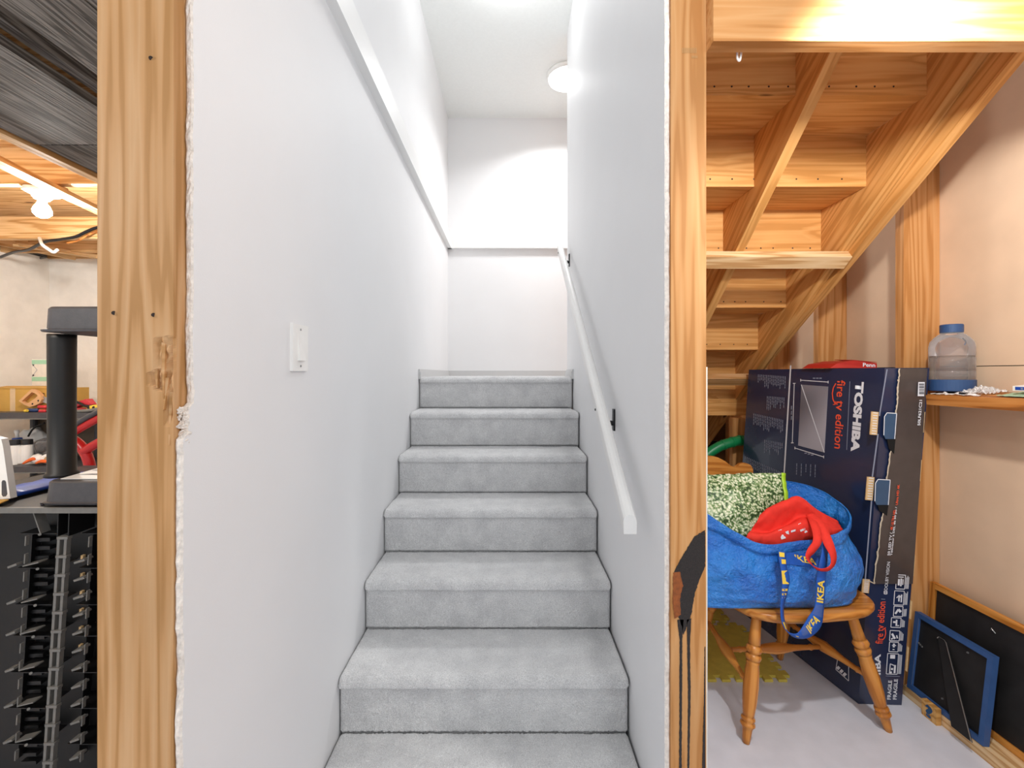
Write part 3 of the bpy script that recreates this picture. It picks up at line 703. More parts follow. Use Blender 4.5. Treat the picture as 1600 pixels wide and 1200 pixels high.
# ================================================================ BLUE SHOPPING BAG
BG = thing('blue_shopping_bag', 'big blue woven shopping bag slumped on the wooden chair', 'bag', (1.02, 1.83, .458))
NB, NH = 160, 44
rim = [P(1060, 800, 1.74), P(1085, 793, 1.71), P(1107, 805, 1.695), P(1150, 832, 1.675), P(1190, 850, 1.665), P(1240, 848, 1.665), P(1290, 840, 1.68), P(1322, 826, 1.72), P(1327, 805, 1.785),
       P(1312, 785, 1.86), P(1282, 766, 1.93), P(1246, 755, 1.97), P(1215, 752, 1.985), P(1160, 757, 1.985), P(1100, 765, 1.96), P(1062, 780, 1.87)]
bot = [(.70, 1.74), (.71, 1.685), (.745, 1.665), (.86, 1.660), (.96, 1.662), (1.07, 1.664), (1.19, 1.668), (1.285, 1.69), (1.325, 1.74),
       (1.325, 1.83), (1.29, 1.91), (1.2, 1.95), (1.08, 1.96), (.93, 1.955), (.79, 1.94), (.715, 1.86)]
rimS = spline(rim, NB, True); botS = spline([V((x, y, .4605)) for x, y in bot], NB, True)
def bagp(i, t):
    i %= NB; b, r = botS[i], rimS[i]; p = b.lerp(r, t)
    c = V((1.02, 1.82, p.z)); o = (p - c); o.z = 0; o.normalize()
    bul = .035 * math.sin(math.pi * min(1, t * 1.25)) * (1 if t < .8 else .6)
    w = (nz((p.x * 6, p.y * 6, p.z * 9)) * .020 + abs(nz((p.x * 13 + 5, p.y * 13, p.z * 17))) * -.016 + nz((p.x * 34, p.y * 34, p.z * 30)) * .005) * (1 if t > .05 else t / .05)
    if t > .93: w *= .5
    q = p + o * (bul + w)
    q.y = max(q.y, 1.640 if t > .1 else 1.652)
    return q
bm = B(); rows = [[bagp(i, j / NH) for i in range(NB)] for j in range(NH + 1)]
g = grid(bm, rows, closed=True); bm.faces.new(g[0][::-1])
bag = obj('bag_body', bm.copy(), M['tarp'], BG, smooth=True)
bagT = BVHTree.FromBMesh(bm); bm.free()
bm = B(); hem = []
for (t, off) in ((1.0, -.002), (1.005, .003), (.99, .005), (.95, .006), (.90, .0065), (.86, .006), (.855, .003)):
    r = []
    for i in range(NB):
        p = bagp(i, min(t, 1)); o = V((p.x - 1.02, p.y - 1.82, 0)).normalized(); r.append(p + o * (off + .003 * nz((p.x * 20, p.y * 20, 4))) + V((0, 0, (t - 1) * .1 if t > 1 else 0)))
    hem.append(r)
grid(bm, hem, closed=True); thicken(obj('rim_hem', bm, M['tarp'], BG, smooth=True), .0015)
CAM = V((0, 0, ZC))
def hit(T, u, v, off=.002, fallback=1.68):
    d = V(((u - CU) / F, 1, -(v - CV) / F)).normalized(); h = T.ray_cast(CAM, d)
    return (h[0] - d * off) if h[0] else P(u, v, fallback)
def ribbon(name, st, mat, parent, n=60, thick=.0018):
    """st: (u, v, Y, half-width vector in px (du, dv), dY)"""
    L = spline([P(u - du, v - dv, Y - dY) for u, v, Y, du, dv, dY in st], n); R = spline([P(u + du, v + dv, Y + dY) for u, v, Y, du, dv, dY in st], n)
    bm = B(); grid(bm, [[a, a.lerp(b, .5), b] for a, b in zip(L, R)]); return thicken(obj(name, bm, mat, parent, smooth=True), thick), L, R
bs = [(1222, 862, 1.628, 6, 1, 0), (1224, 885, 1.615, 5, 0, .006), (1228, 905, 1.607, 6, 0, 0), (1225, 930, 1.605, 4, 0, .010), (1222, 950, 1.60, 2.5, 0, .013), (1224, 972, 1.595, 2.5, .5, .014), (1232, 989, 1.592, 2, 2.5, .013),
      (1248, 994, 1.590, 3, 4, .009), (1262, 985, 1.588, 6, 9, .002), (1273, 971, 1.588, 10, 7, 0), (1280, 950, 1.592, 7, 2, .004), (1282, 925, 1.600, 7, 1, .002), (1284, 895, 1.606, 7, 1, 0), (1288, 868, 1.62, 5, 1, .006), (1291, 845, 1.64, 4, 1, .006)]
hs, HL, HR = ribbon('bag_strap', bs, M['strap_blue'], BG)
def on_ribbon(L, R, t, s, off=.0022):
    n = len(L) - 1; x = t * n; j = min(int(x), n - 1); f = x - j; p = L[j].lerp(L[j + 1], f).lerp(R[j].lerp(R[j + 1], f), s)
    return p + (CAM - p).normalized() * off
for (t0, t1, s0, s1) in ((.74, .83, .12, .88), (.575, .66, .2, .85), (.49, .51, .2, .8)):
    if t0 == .49: continue
    up_bl = on_ribbon(HL, HR, t0, s1)
    lettering('IKEA', on_ribbon(HL, HR, t0, s1), on_ribbon(HL, HR, t1, s1), on_ribbon(HL, HR, t0, s0), M['yellow'], hs, bold=.03)
bm = B()
for (t0, t1, s0, s1) in ((.005, .03, .1, .8), (.04, .06, .3, .95), (.095, .165, .08, .95), (.185, .195, .05, .95), (.205, .215, .1, .9), (.225, .24, .2, .95), (.255, .275, .1, .6), (.285, .30, .2, .8), (.31, .345, .1, .9), (.35, .41, .2, .8), (.42, .435, .2, .8), (.475, .50, .15, .9)):
    poly(bm, [on_ribbon(HL, HR, t0, s0), on_ribbon(HL, HR, t0, s1), on_ribbon(HL, HR, t1, s1), on_ribbon(HL, HR, t1, s0)])
obj('strap_print', bm, M['yellow'], hs)
bm = B()
for k in range(9):
    t = .675 + k * .006; poly(bm, [on_ribbon(HL, HR, t, .1), on_ribbon(HL, HR, t + .004, .9), on_ribbon(HL, HR, t + .0055, .9), on_ribbon(HL, HR, t + .0015, .1)])
for k in range(7):
    t = .53 + k * .006; poly(bm, [on_ribbon(HL, HR, t, .1), on_ribbon(HL, HR, t, .7), on_ribbon(HL, HR, t + .0018, .7), on_ribbon(HL, HR, t + .0018, .1)])
o = obj('strap_stripes', bm, M['grey_ink'], hs); o['kind'] = 'stuff'
# short second strap lying on the bag front, with lettering
s2 = [(1216, 872, 0), (1235, 873, 0), (1260, 876, 0), (1285, 880, 0)]
bm = B(); r0 = [hit(bagT, u, v - 10, .004) for u, v, _ in s2]; r1 = [hit(bagT, u, v + 9, .004) for u, v, _ in s2]
grid(bm, [r0, r1]); s2o = thicken(obj('bag_strap', bm, M['strap_blue'], BG), .0015)
lettering('IKEA', hit(bagT, 1243, 876, .0075), hit(bagT, 1276, 883, .0075), hit(bagT, 1241, 866, .0075), M['yellow'], s2o, bold=.02)
# ---- leafy printed grocery bag
KB = thing('leafy_grocery_bag', 'grocery bag printed all over with curly kale, standing in the blue bag', 'bag', (.95, 1.8, .6))
def kq(s, t):
    a = P(1072, 742, 1.93).lerp(P(1221, 739, 1.90), s); b = P(1072, 846, 1.75).lerp(P(1232, 852, 1.80), s)
    p = a.lerp(b, t); n = V((0, -.6, .8))
    return p + n * (.045 * math.sin(math.pi * min(1, max(0, s))) * math.sin(math.pi * min(1, t * .9 + .05)) + .012 * nz((s * 5, t * 5, 1)) - .014 * abs(nz((s * 9, t * 7, 5))) + (.008 * nz((s * 4, 7, 2)) if t < .1 else 0))
bm = B(); fr = [[kq(i / 40, j / 30) for i in range(41)] for j in range(31)]
bk = [[p + V((0, .05, -.05)) * (1 if 0 < j < 30 else .6) for p in fr[j]] for j in range(31)]
a_ = grid(bm, fr); b_ = grid(bm, bk)
for j in range(30):
    for c in (0, -1): bm.faces.new((a_[j][c], a_[j + 1][c], b_[j + 1][c], b_[j][c]))
for i in range(40):
    for r in (0, -1): bm.faces.new((a_[r][i], a_[r][i + 1], b_[r][i + 1], b_[r][i]))
obj('bag_body', bm, M['kale'], KB, smooth=True)
bm = B(); grid(bm, [[fr[j][40] + V((0, -.002, .002)), fr[j][40] + V((.020, .004, -.002)), fr[j][40] + V((.024, .05, -.05))] for j in range(0, 31)]); thicken(obj('side_gusset', bm, M['lime'], KB, smooth=True), .002)
# ---- red tote
RT = thing('red_tote', 'crumpled red cloth tote bag with white print, tucked into the blue bag', 'bag', (1.07, 1.7, .65))
prof_c = [[(1160, 862, 1.76), (1190, 872, 1.75), (1225, 872, 1.75), (1260, 870, 1.75), (1290, 862, 1.76), (1318, 850, 1.77)],
          [(1163, 846, 1.72), (1190, 855, 1.705), (1225, 853, 1.70), (1260, 847, 1.70), (1290, 840, 1.71), (1316, 828, 1.755)],
          [(1168, 834, 1.715), (1196, 836, 1.70), (1225, 826, 1.695), (1252, 818, 1.695), (1285, 824, 1.71), (1314, 825, 1.765)],
          [(1174, 828, 1.74), (1200, 830, 1.745), (1228, 820, 1.755), (1256, 806, 1.755), (1285, 815, 1.75), (1313, 822, 1.775)],
          [(1182, 816, 1.735), (1204, 800, 1.735), (1230, 789, 1.74), (1252, 784, 1.745), (1280, 803, 1.76), (1311, 819, 1.785)],
          [(1190, 806, 1.755), (1206, 794, 1.765), (1228, 784, 1.77), (1248, 779, 1.775), (1276, 799, 1.785), (1308, 815, 1.80)],
          [(1192, 850, 1.80), (1206, 840, 1.81), (1228, 830, 1.82), (1248, 825, 1.82), (1276, 835, 1.83), (1304, 838, 1.825)]]
cr = [spline([P(*p) for p in c], 60) for c in prof_c]
cols_ = [spline([c[i] for c in cr], 44) for i in range(60)]
rows = [[cols_[i][j] + V((0, 1, 0)) * (.006 * nz(cols_[i][j], 22) + .004 * nz(cols_[i][j], 55)) for i in range(60)] for j in range(44)]
bm = B(); grid(bm, rows); totT = BVHTree.FromBMesh(bm)
thicken(obj('tote_body', bm, M['red'], RT, smooth=True), .003)
bm = B()
for pl in ([(1216, 829), (1221, 827), (1228, 841), (1221, 843)], [(1227, 831), (1232, 829), (1233, 835), (1229, 834)], [(1236, 829), (1243, 827), (1243, 830), (1236, 832)], [(1247, 819), (1251, 817), (1262, 831), (1258, 833)], [(1250, 828), (1258, 825), (1258, 828), (1251, 831)]):
    poly(bm, [hit(totT, u, v, .0035) for u, v in pl])
obj('white_print', bm, M['white_ink'], RT)
rs = [(1264, 803, 1.735, 5, -2, 0), (1276, 815, 1.69, 7, -3, 0), (1286, 830, 1.65, 7, -2, 0), (1295, 850, 1.612, 7, -2, 0), (1302, 868, 1.600, 5, 0, .008), (1301, 882, 1.598, 3, 1, .012), (1292, 890, 1.597, 1, 2.5, .013), (1279, 890, 1.597, 0, 2, .013), (1268, 882, 1.597, 2, 1.5, .013), (1262, 871, 1.597, 3, 1, .012), (1268, 860, 1.605, 6, 2, .006), (1277, 846, 1.625, 7, 1, 0), (1276, 830, 1.65, 7, 0, 0), (1270, 815, 1.69, 6, 0, 0), (1264, 806, 1.74, 4, 0, 0)]
ribbon('tote_strap', rs, M['red'], RT, n=80)
# ================================================================ TELEVISION CARTON
TV = thing('tv_carton', 'tall dark navy television carton leaning on the studs behind the chair', 'carton', (1.43, 2.1, 0))
A0 = V((1.405, 1.804, 0.001)); ey = V((-.121, .771, 0)); ex = V((.168, -.007, 0)); ez = V((.066, -.049, 1.352))
bm = B(); vs = [bm.verts.new(A0 + ex * i + ey * j + ez * k) for i in (0, 1) for j in (0, 1) for k in (0, 1)]
for f in ((0, 1, 3, 2), (4, 6, 7, 5), (0, 4, 5, 1), (2, 3, 7, 6), (0, 2, 6, 4), (1, 5, 7, 3)): bm.faces.new([vs[i] for i in f])
carton = obj('carton_body', bm, M['navy'], TV, bevel=.004, seg=2)
nA = ey.cross(ez).normalized(); nA = nA if nA.x < 0 else -nA        # big printed face, towards -X
nB = ex.cross(ez).normalized(); nB = nB if nB.y < 0 else -nB        # narrow end, towards the camera
def fA(u, v, o=.0008): return PP(u, v, A0 + nA * o, nA)
def fB(u, v, o=.0008): return PP(u, v, A0 + nB * o, nB)
def strip(bm, f, a, b, w=1.5, o=.001):
    dx, dy = b[0] - a[0], b[1] - a[1]; l = math.hypot(dx, dy); nx, ny = -dy / l * w / 2, dx / l * w / 2
    poly(bm, [f(a[0] + nx, a[1] + ny, o), f(b[0] + nx, b[1] + ny, o), f(b[0] - nx, b[1] - ny, o), f(a[0] - nx, a[1] - ny, o)])
# worn white fold lines
bm = B(); strip(bm, fA, (1235.5, 571), (1224, 760), 2.2); obj('fold_line', bm, M['white_ink'], TV)
bm = B(); strip(bm, fB, (1386, 577), (1374, 650), 2); strip(bm, fB, (1372, 678), (1363, 745), 2.2); strip(bm, fB, (1362, 780), (1352, 905), 2.2); obj('fold_line', bm, M['grey_ink'], TV)
# printed television
q = [(1252, 601), (1294, 604), (1288, 707), (1247, 696)]
bm = B(); prism(bm, [fA(u, v, .0012) for u, v in q], nA * -.0008); pic = obj('printed_screen', bm, M['tvpic'], TV)
bm = B(); strip(bm, fA, q[0], q[2], 1.2, .002)
obj('diagonal_line', bm, M['white_ink'], pic)
bm = B()
for a, b in (((1251, 594), (1294, 597)), ((1241, 599), (1238, 692)), ((1242, 700), (1287, 714))): strip(bm, fA, a, b, 1.1)
for (u, v, s) in ((1251, 594, 0), (1294, 597, 0), (1241, 599, 1), (1238, 692, 1), (1242, 700, 0), (1287, 714, 0)):
    strip(bm, fA, (u - 2 * s, v - 2 * (1 - s)), (u + 2 * s, v + 2 * (1 - s)), 1.1)
obj('dimension_lines', bm, M['white_ink'], TV)
lettering('TOSHIBA', fA(1336.5, 596), fA(1329.0, 705), fA(1350, 597), M['white_ink'], TV, bold=.055)
lettering('fire tv edition', fA(1308, 594), fA(1303.5, 700), fA(1321, 594.5), M['orange_ink'], TV, bold=.01)
bm = B(); strip(bm, fA, (1328, 596), (1323, 703), 1); obj('rule_line', bm, M['grey_ink'], TV)
bm = B()      # smile arrow
cv = [(1306, 599), (1302, 606), (1300.5, 615), (1301.5, 624), (1305, 631)]
for a, b in zip(cv, cv[1:]): strip(bm, fA, a, b, 1.6)
strip(bm, fA, (1305, 632), (1306, 627), 1.2); strip(bm, fA, (1305, 632), (1301.5, 632), 1.2)
obj('smile_arrow', bm, M['orange_ink'], TV)
bm = B()      # tiny unreadable print columns
def column(u0, u1, v0, v1, k, lo, hi):
    for i in range(k):
        t = i / max(1, k - 1); u = u0 + (u1 - u0) * t; v = v0 + (v1 - v0) * t; l = rnd.uniform(lo, hi); w = 1.25
        y = v
        while y < v + l:
            d = rnd.uniform(2.5, 6); strip(bm, fA, (u - (y - v) * .03, y), (u - (min(y + d, v + l) - v) * .03, min(y + d, v + l)), w); y += d + .9
column(1185, 1227, 585, 588, 17, 8, 22); column(1199, 1225, 619, 621, 11, 8, 22); column(1178, 1223, 646, 656, 18, 8, 24); column(1195, 1222, 687, 692, 11, 8, 22); column(1165, 1221, 713, 738, 22, 12, 18)
column(1245, 1274, 724, 726, 5, 10, 24)
for (u, v, l, h) in ((1270, 591, 14, 0), (1236.5, 634, 1, 24), (1257, 708, 16, 0)):
    for i in range(3):
        if h: strip(bm, fA, (u + .4, v + i * 8), (u, v + i * 8 + 6), 1.6)
        else: strip(bm, fA, (u + i * 5, v + i * (0 if v < 600 else 1.4)), (u + i * 5 + 4, v + i * (0 if v < 600 else 1.4)), 1.8)
o = obj('fine_print', bm, M['grey_ink'], TV); o['kind'] = 'stuff'
# kraft corrugated hand strips on the fold
for (a, b) in (((1367.5, 643), (1365.0, 679)), ((1361, 745), (1358, 781)), ((1354, 905), (1352, 926))):
    bm = B(); w = 5.5
    prism(bm, [fB(a[0] - w, a[1], .003), fB(a[0] + w, a[1] + 1, .003), fB(b[0] + w, b[1] + 1, .003), fB(b[0] - w, b[1], .003)], -nB * .004)
    k0 = obj('kraft_strip', bm, M['kraft'], TV)
    bm = B()
    for i in range(9):
        t = (i + .5) / 9; u = a[0] + (b[0] - a[0]) * t; v = a[1] + (b[1] - a[1]) * t
        strip(bm, fB, (u - 3, v), (u + 4, v + .6), 1.1, .0034)
    obj('flutes', bm, M['white_ink'], k0)['kind'] = 'stuff'
# torn outer flap, proud of the end, with a ragged kraft edge
rag = [(1406, 576), (1405, 590), (1403, 604), (1403.5, 625), (1400, 645), (1398, 672), (1397, 690), (1391, 712), (1388, 735), (1384, 760), (1383, 790), (1378, 812), (1375, 835), (1372, 868), (1366, 905), (1366.5, 912)]
den = []
for a, b in zip(rag, rag[1:]):
    for k in range(5): t = k / 5; den.append((a[0] + (b[0] - a[0]) * t + nz((a[1] + k * 7, 3, 3), .37) * 1.6, a[1] + (b[1] - a[1]) * t))
den.append(rag[-1])
edgeR = lambda v: 1448.5 - (v - 577) * 36.0 / 527
bm = B()
P3 = lambda u, v, o: fB(u, v, o)
top = [P3(u, v, .007) for u, v in den]; rgt = [P3(edgeR(v), v, .004) for u, v in den]
for i in range(len(den) - 1): bm.faces.new([bm.verts.new(p) for p in (top[i], top[i + 1], rgt[i + 1], rgt[i])])
bmesh.ops.remove_doubles(bm, verts=bm.verts, dist=1e-5)
flap = thicken(obj('torn_flap', bm, plain('flap_reflection_tint', '463f3e', .3, var=.1, coat=.3), TV), .004)  # grey-brown imitates wood reflected in the gloss, put into the flap colour
bm = B()
for i in range(len(den) - 1):
    a, b = den[i], den[i + 1]; w = 1.1 + abs(nz((i, 2, 2), .9)) * 2.4
    bm.faces.new([bm.verts.new(p) for p in (P3(a[0] - w, a[1], .0085), P3(b[0] - w, b[1], .0085), P3(b[0] + .6, b[1], .0102), P3(a[0] + .6, a[1], .0102))])
strip(bm, fB, (1352, 905), (1367, 912), 1.6, .009)
obj('torn_edge', bm, plain('torn_corrugate', 'bdb09c', .9, var=.15, scale=150), flap)
for (u0, u1, v0, v1, hu0, hu1, hv1) in ((1382, 1401, 645, 686, 1385, 1397, 709), (1368, 1391, 749, 789, 1370, 1386, 806)):
    bm = B(); prism(bm, [fB(hu0, v1 - 6, .0105), fB(hu1 + 3, v1 - 6, .0105), fB(hu1, hv1, .0105), fB(hu0 + 4, hv1 - 8, .0105)], -nB * .001); obj('hand_hole', bm, M['hole'], TV)
    bm = B(); pts = [(u0 + 4, v0), (u1, v0 + 1), (u1 - 3, v1), (u0 + 2, v1), (u0 - 1, v1 - 6), (u0, v0 + 6)]
    prism(bm, [fB(u, v, .0125) for u, v in pts], -nB * .003); tb = obj('hand_tab', bm, M['navy_light'], TV)
    bm = B()
    for a, b in zip(pts[-2:] + pts[:2], pts[-1:] + pts[:3]): strip(bm, fB, a, b, 1.2, .013)
    obj('tab_edge', bm, M['white_ink'], tb)
FB = .0125
def fBl(u, v): return fB(u, v, FB)
bm = B(); prism(bm, [fB(u, v, FB) for u, v in ((1435, 597), (1445, 597), (1444, 619), (1434, 619))], -nB * .0006); bc = obj('barcode', bm, M['white_ink'], flap)
bm = B(); y = 599
while y < 617:
    h = rnd.choice((.6, 1.0, 1.5)); poly(bm, [fB(1436, y, FB + .0006), fB(1444, y, FB + .0006), fB(1444, y + h, FB + .0006), fB(1436, y + h, FB + .0006)]); y += h + rnd.choice((.7, 1.1))
obj('bars', bm, M['hole'], bc)['kind'] = 'stuff'
lettering('50LF621C21', fBl(1438, 665), fBl(1441, 625), fBl(1433.5, 665), M['white_ink'], flap, bold=.02)
lettering('50 LED TV /', fBl(1390.5, 868), fBl(1394.5, 832), fBl(1386.5, 868), M['white_ink'], flap, bold=.02)
lettering('4K ULTRA HD', fBl(1394.8, 828), fBl(1400, 797), fBl(1390.8, 828), M['orange_ink'], flap, bold=.02)
lettering('Téléviseur à DEL de 50 po /', fBl(1395, 868), fBl(1402.5, 792), fBl(1391.2, 868), M['white_ink'], flap, bold=.02)
lettering('Ultra HD 4K', fBl(1402.8, 789), fBl(1406, 757), fBl(1399.2, 789), M['orange_ink'], flap, bold=.02)
gB = .001
def fBb(u, v): return fB(u, v, gB)
lettering('DOLBY VISION', fBl(1386.5, 922), fBl(1391, 878), fBl(1381.6, 922), M['white_ink'], flap)
bm = B()
for a, b in (((1381.5, 928), (1386, 928)), ((1381.5, 923.5), (1386, 923.5)), ((1381.5, 928), (1381.5, 923.5)), ((1386, 928), (1386, 923.5)), ((1381.5, 925.7), (1386, 925.7))): strip(bm, fBl, a, b, 1, 0) if False else strip(bm, lambda u, v, o: fB(u, v, FB), a, b, 1)
obj('double_d_mark', bm, M['white_ink'], flap)
lettering('fire tv edition', fBb(1379, 1006), fBb(1384, 940), fBb(1367.5, 1006), M['orange_ink'], TV, bold=.01)
bm = B(); cv = [(1379, 1000), (1382.5, 996), (1384, 989), (1383, 982)]
for a, b in zip(cv, cv[1:]): strip(bm, fB, a, b, 1.4)
strip(bm, fB, (1380.5, 983), (1384, 980.5), 1.2); obj('smile_arrow', bm, M['orange_ink'], TV)
lettering('TOSHIBA', fBb(1376, 1099), fBb(1376.2, 1022), fBb(1366.5, 1099), M['white_ink'], TV, bold=.035)
# handling pictograms up the end of the carton
ic = [((1401, 1415), (898, 920), 'a'), ((1398, 1413), (923, 945), 'b'), ((1397, 1411), (947, 963), 'c'), ((1393, 1408), (965, 980), 'd'), ((1391, 1406), (985, 1001), 'e'), ((1390, 1404), (1003, 1018), 'f'), ((1387, 1404), (1021, 1053), 'g')]
for (ua, ub), (va, vb), kd in ic:
    bm = B(); sk = -(vb - va) * .07
    c4 = [(ua, va), (ub, va + .8), (ub + sk, vb + .6), (ua + sk, vb)]
    for a, b in zip(c4, c4[1:] + c4[:1]): strip(bm, fB, a, b, 1.1, gB + .0062 if va < 922 else gB)
    o_ = gB + .0062 if va < 922 else gB
    def q(x, y): return (ua + (ub - ua) * x + sk * y, va + (vb - va) * y + .7 * x)
    def bar(x0, y0, x1, y1, w=1.4): strip(bm, fB, q(x0, y0), q(x1, y1), w, o_)
    if kd == 'a': bar(.3, .3, .3, .75, 3); bar(.55, .25, .55, .8, 2.2); bar(.75, .3, .75, .7, 1.4); bar(.2, .15, .8, .15)
    if kd == 'b': bar(.25, .5, .5, .3); bar(.5, .3, .5, .75, 2.2); bar(.5, .3, .75, .5); bar(.75, .25, .75, .8, 2)
    if kd == 'c': bar(.2, .75, .5, .3, 3); bar(.5, .3, .8, .55, 4)
    if kd == 'd': bar(.2, .45, .55, .45, 3); bar(.55, .2, .55, .85, 2.6); bar(.55, .8, .85, .8)
    if kd == 'e': bar(.2, .3, .55, .8, 3.4); bar(.7, .45, .8, .75, 2); bar(.2, .75, .3, .85, 3)
    if kd == 'f': bar(.5, .15, .5, .55, 3); bar(.3, .35, .75, .35); bar(.5, .72, .5, .82, 3)
    if kd == 'g': bar(.25, .15, .7, .15, 6); bar(.3, .5, .3, .9); bar(.3, .5, .8, .6); bar(.25, .92, .5, .92, 3); bar(.75, .55, .75, .95, 3); bar(.5, .7, .5, .8, 3)
    for i in range(3): strip(bm, fB, (ub + 2 + i * 1.7 + sk * .1, va + 1 + rnd.uniform(0, 5)), (ub + 2 + i * 1.7 + sk, vb), .9, o_)
    obj('pictogram', bm, M['white_ink'], TV)
bm = B(); strip(bm, fB, (1384, 1056), (1406, 1057), 1); strip(bm, fB, (1377, 936), (1383, 936.5), .9, .0075); obj('rule_line', bm, M['grey_ink'], TV)['kind'] = 'stuff'
lettering('FRAGILE', fBb(1392, 1093), fBb(1394, 1063), fBb(1386, 1093), M['white_ink'], TV, bold=.02)
lettering('FRAGILE', fBb(1401, 1093), fBb(1403, 1061), fBb(1395, 1093), M['white_ink'], TV, bold=.02)
# outlined mark low on the big face
bm = B(); c4 = [(1310, 1022), (1326, 1038), (1326, 1064), (1306, 1046)]
for a, b in zip(c4, c4[1:] + c4[:1]): strip(bm, fA, a, b, 1)
for i in range(3): strip(bm, fA, (1308 + i * 5, 1042 + i * 5), (1311.5 + i * 5, 1045.5 + i * 5), 5)
strip(bm, fA, (1298, 1012), (1310, 1024), .8); obj('outlined_mark', bm, M['white_ink'], TV)
bm = B(); strip(bm, fB, (1413, 1100), (1413.0, 1030), .01); bm.free()
# scuffed kraft edges on the right-hand corner of the end
for (v0, v1) in ((642, 676), (717, 752), (866, 900), (938, 968), (1010, 1050)):
    bm = B(); prism(bm, [fB(edgeR(v0) - 1, v0, .002), fB(edgeR(v0) + 1.6, v0 + 2, .002), fB(edgeR(v1) + 1.6, v1, .002), fB(edgeR(v1) - 1, v1 - 2, .002)], -nB * .004); obj('scuffed_edge', bm, M['kraft'], TV)
# ---- small red box on the carton
RB = thing('red_box', 'flattened red cardboard box lying on top of the tall navy carton', 'box', (1.42, 2.05, 1.36))
zt = lambda y: A0.z + ez.z
def ptop(u, v, Y): return P(u, v, Y)
zb = ez.z + .003
Yr = 1.98
pa = V((501 * Yr / F, Yr, zb)); pb = V((577 * Yr / F * .985, Yr - .02, zb))
bm = B(); dpt = V((-.02, .16, 0)); h0 = V((0, 0, .024)); h1 = V((0, 0, .021))
prism(bm, [pa, pb, pb + h1, pa.lerp(pb, .5) + h0 * 1.4, pa + V((.03, 0, .020))], dpt); rb = obj('box_body', bm, M['red_card'], RB)
bm = B(); c = pa.lerp(pb, .5) + h0 * 1.42
prism(bm, [c, pb + h1 + V((0, 0, .003)), pb + h1 + V((-.01, .1, .006)), c + V((-.01, .1, .004))], (0, 0, .002)); obj('lid_flap', bm, M['red_card'], RB)
t0 = pa.lerp(pb, .70) + V((0, -.0012, .006)); t1 = pa.lerp(pb, .96) + V((0, -.0012, .004))
lettering('Penn', t0, t1, t0 + V((0, 0, .017)), M['white_ink'], RB, bold=.02)
# ================================================================ WALL SHELF AND WHAT IS ON IT
SH = thing('wall_shelf', 'rough wooden board shelf fixed to the studs beside the navy carton', 'shelf', (1.5, 1.3, 1.25))
tl = math.radians(6.0); xa, xb_ = 1.630, 1.784
ux = V((math.cos(tl), 0, math.sin(tl))); uz = V((-math.sin(tl), 0, math.cos(tl)))
f0 = V((xa, .75, ZC - .080 - .019)); f1 = V((xa, 1.853, ZC - .083 - .019)); w = xb_ - xa
board('shelf_board', f0 + ux * w / 2, f1 + ux * w / 2, w, .038, ux, M['fir_shelf'], SH, bevel=.003)
def shelf_z(x): return ZC - .081 + (x - xa) * math.tan(tl) + .0008
# bottle
bx, by = 1.712, 1.735; bz = shelf_z(bx) + .004; R = .068
WB = thing('water_bottle', 'large clear water bottle with blue cap and blue base sleeve on the shelf', 'bottle', (bx, by, bz))
b0 = V((bx, by, bz)); bt = b0 + V((0, 0, .258))
bm = B(); lathe(bm, [(.12, R - .001), (.30, R - .001), (.305, R - .002), (.31, R - .001), (.5, R - .001), (.505, R - .0025), (.51, R - .001), (.66, R - .001), (.74, R - .005), (.80, .052), (.845, .040), (.86, .034), (.90, .033)], b0, bt, 40); obj('bottle_body', bm, M['clear'], WB, smooth=True)
bm = B(); lathe(bm, [(.13, R - .004), (.5, R - .004), (.53, R - .004)], b0, bt, 40); obj('water', bm, M['water'], WB, smooth=False)
bm = B(); lathe(bm, [(0, R - .003), (.01, R), (.17, R + .001), (.175, R - .001)], b0, bt, 40); obj('base_sleeve', bm, M['blue_cap'], WB, smooth=False)
bm = B(); lathe(bm, [(.875, .033), (.88, .0345), (.99, .0345), (1, .032)], b0, bt, 32); obj('cap', bm, M['blue_cap'], WB, smooth=False)
bm = B(); tube(bm, spline([b0 + V((.033, -.01, .205)), b0 + V((.040, -.015, .19)), b0 + V((.038, -.012, .178))], 8), .0025, 6); obj('cap_loop', bm, M['blue_cap'], WB)
# crumpled bags and papers
def crumple(name, pts, mat, amp, seed, label, cat, n=22):
    """crumpled film: pts are two edge polylines"""
    a = spline([V(p) for p in pts[0]], n); b = spline([V(p) for p in pts[1]], n); bm = B(); rows = []
    for j in range(n):
        t = j / (n - 1); r = []
        for i in range(n):
            p = a[i].lerp(b[i], t); e = min(i, n - 1 - i, j, n - 1 - j) / (n / 2)
            r.append(p + V((0, 0, abs(nz((p.x * 38 + seed, p.y * 38, seed))) * amp * (.4 + e) + abs(nz((p.x * 90, p.y * 90, seed))) * amp * .35)))
        rows.append(r)
    grid(bm, rows); o = obj(name, bm, mat); thicken(o, .0006); tag(o, label, cat); return o
sx = shelf_z
def onsh(x, y, o=.001): return V((x, y, sx(x) + o))
crumple('plastic_bag', ([onsh(1.66, 1.66), onsh(1.665, 1.62), onsh(1.67, 1.57)], [onsh(1.755, 1.66), onsh(1.76, 1.62), onsh(1.755, 1.575)]), M['film'], .05, 3, 'crumpled clear plastic bag beside the water bottle', 'plastic bag')
crumple('film_wrapper', ([onsh(1.633, 1.74), onsh(1.633, 1.68), onsh(1.634, 1.56)], [onsh(1.652, 1.73), onsh(1.655, 1.66), onsh(1.655, 1.57)]), M['film'], .016, 8, 'flat clear wrapper along the front edge of the shelf', 'wrapper')
bm = B(); box(bm, 1.637, 1.655, 1.612, 1.632, sx(1.655) + .004, sx(1.655) + .010); tag(obj('wire_clip', bm, M['iron'], bevel=.002), 'small black clip lying on the shelf wrapper', 'clip')
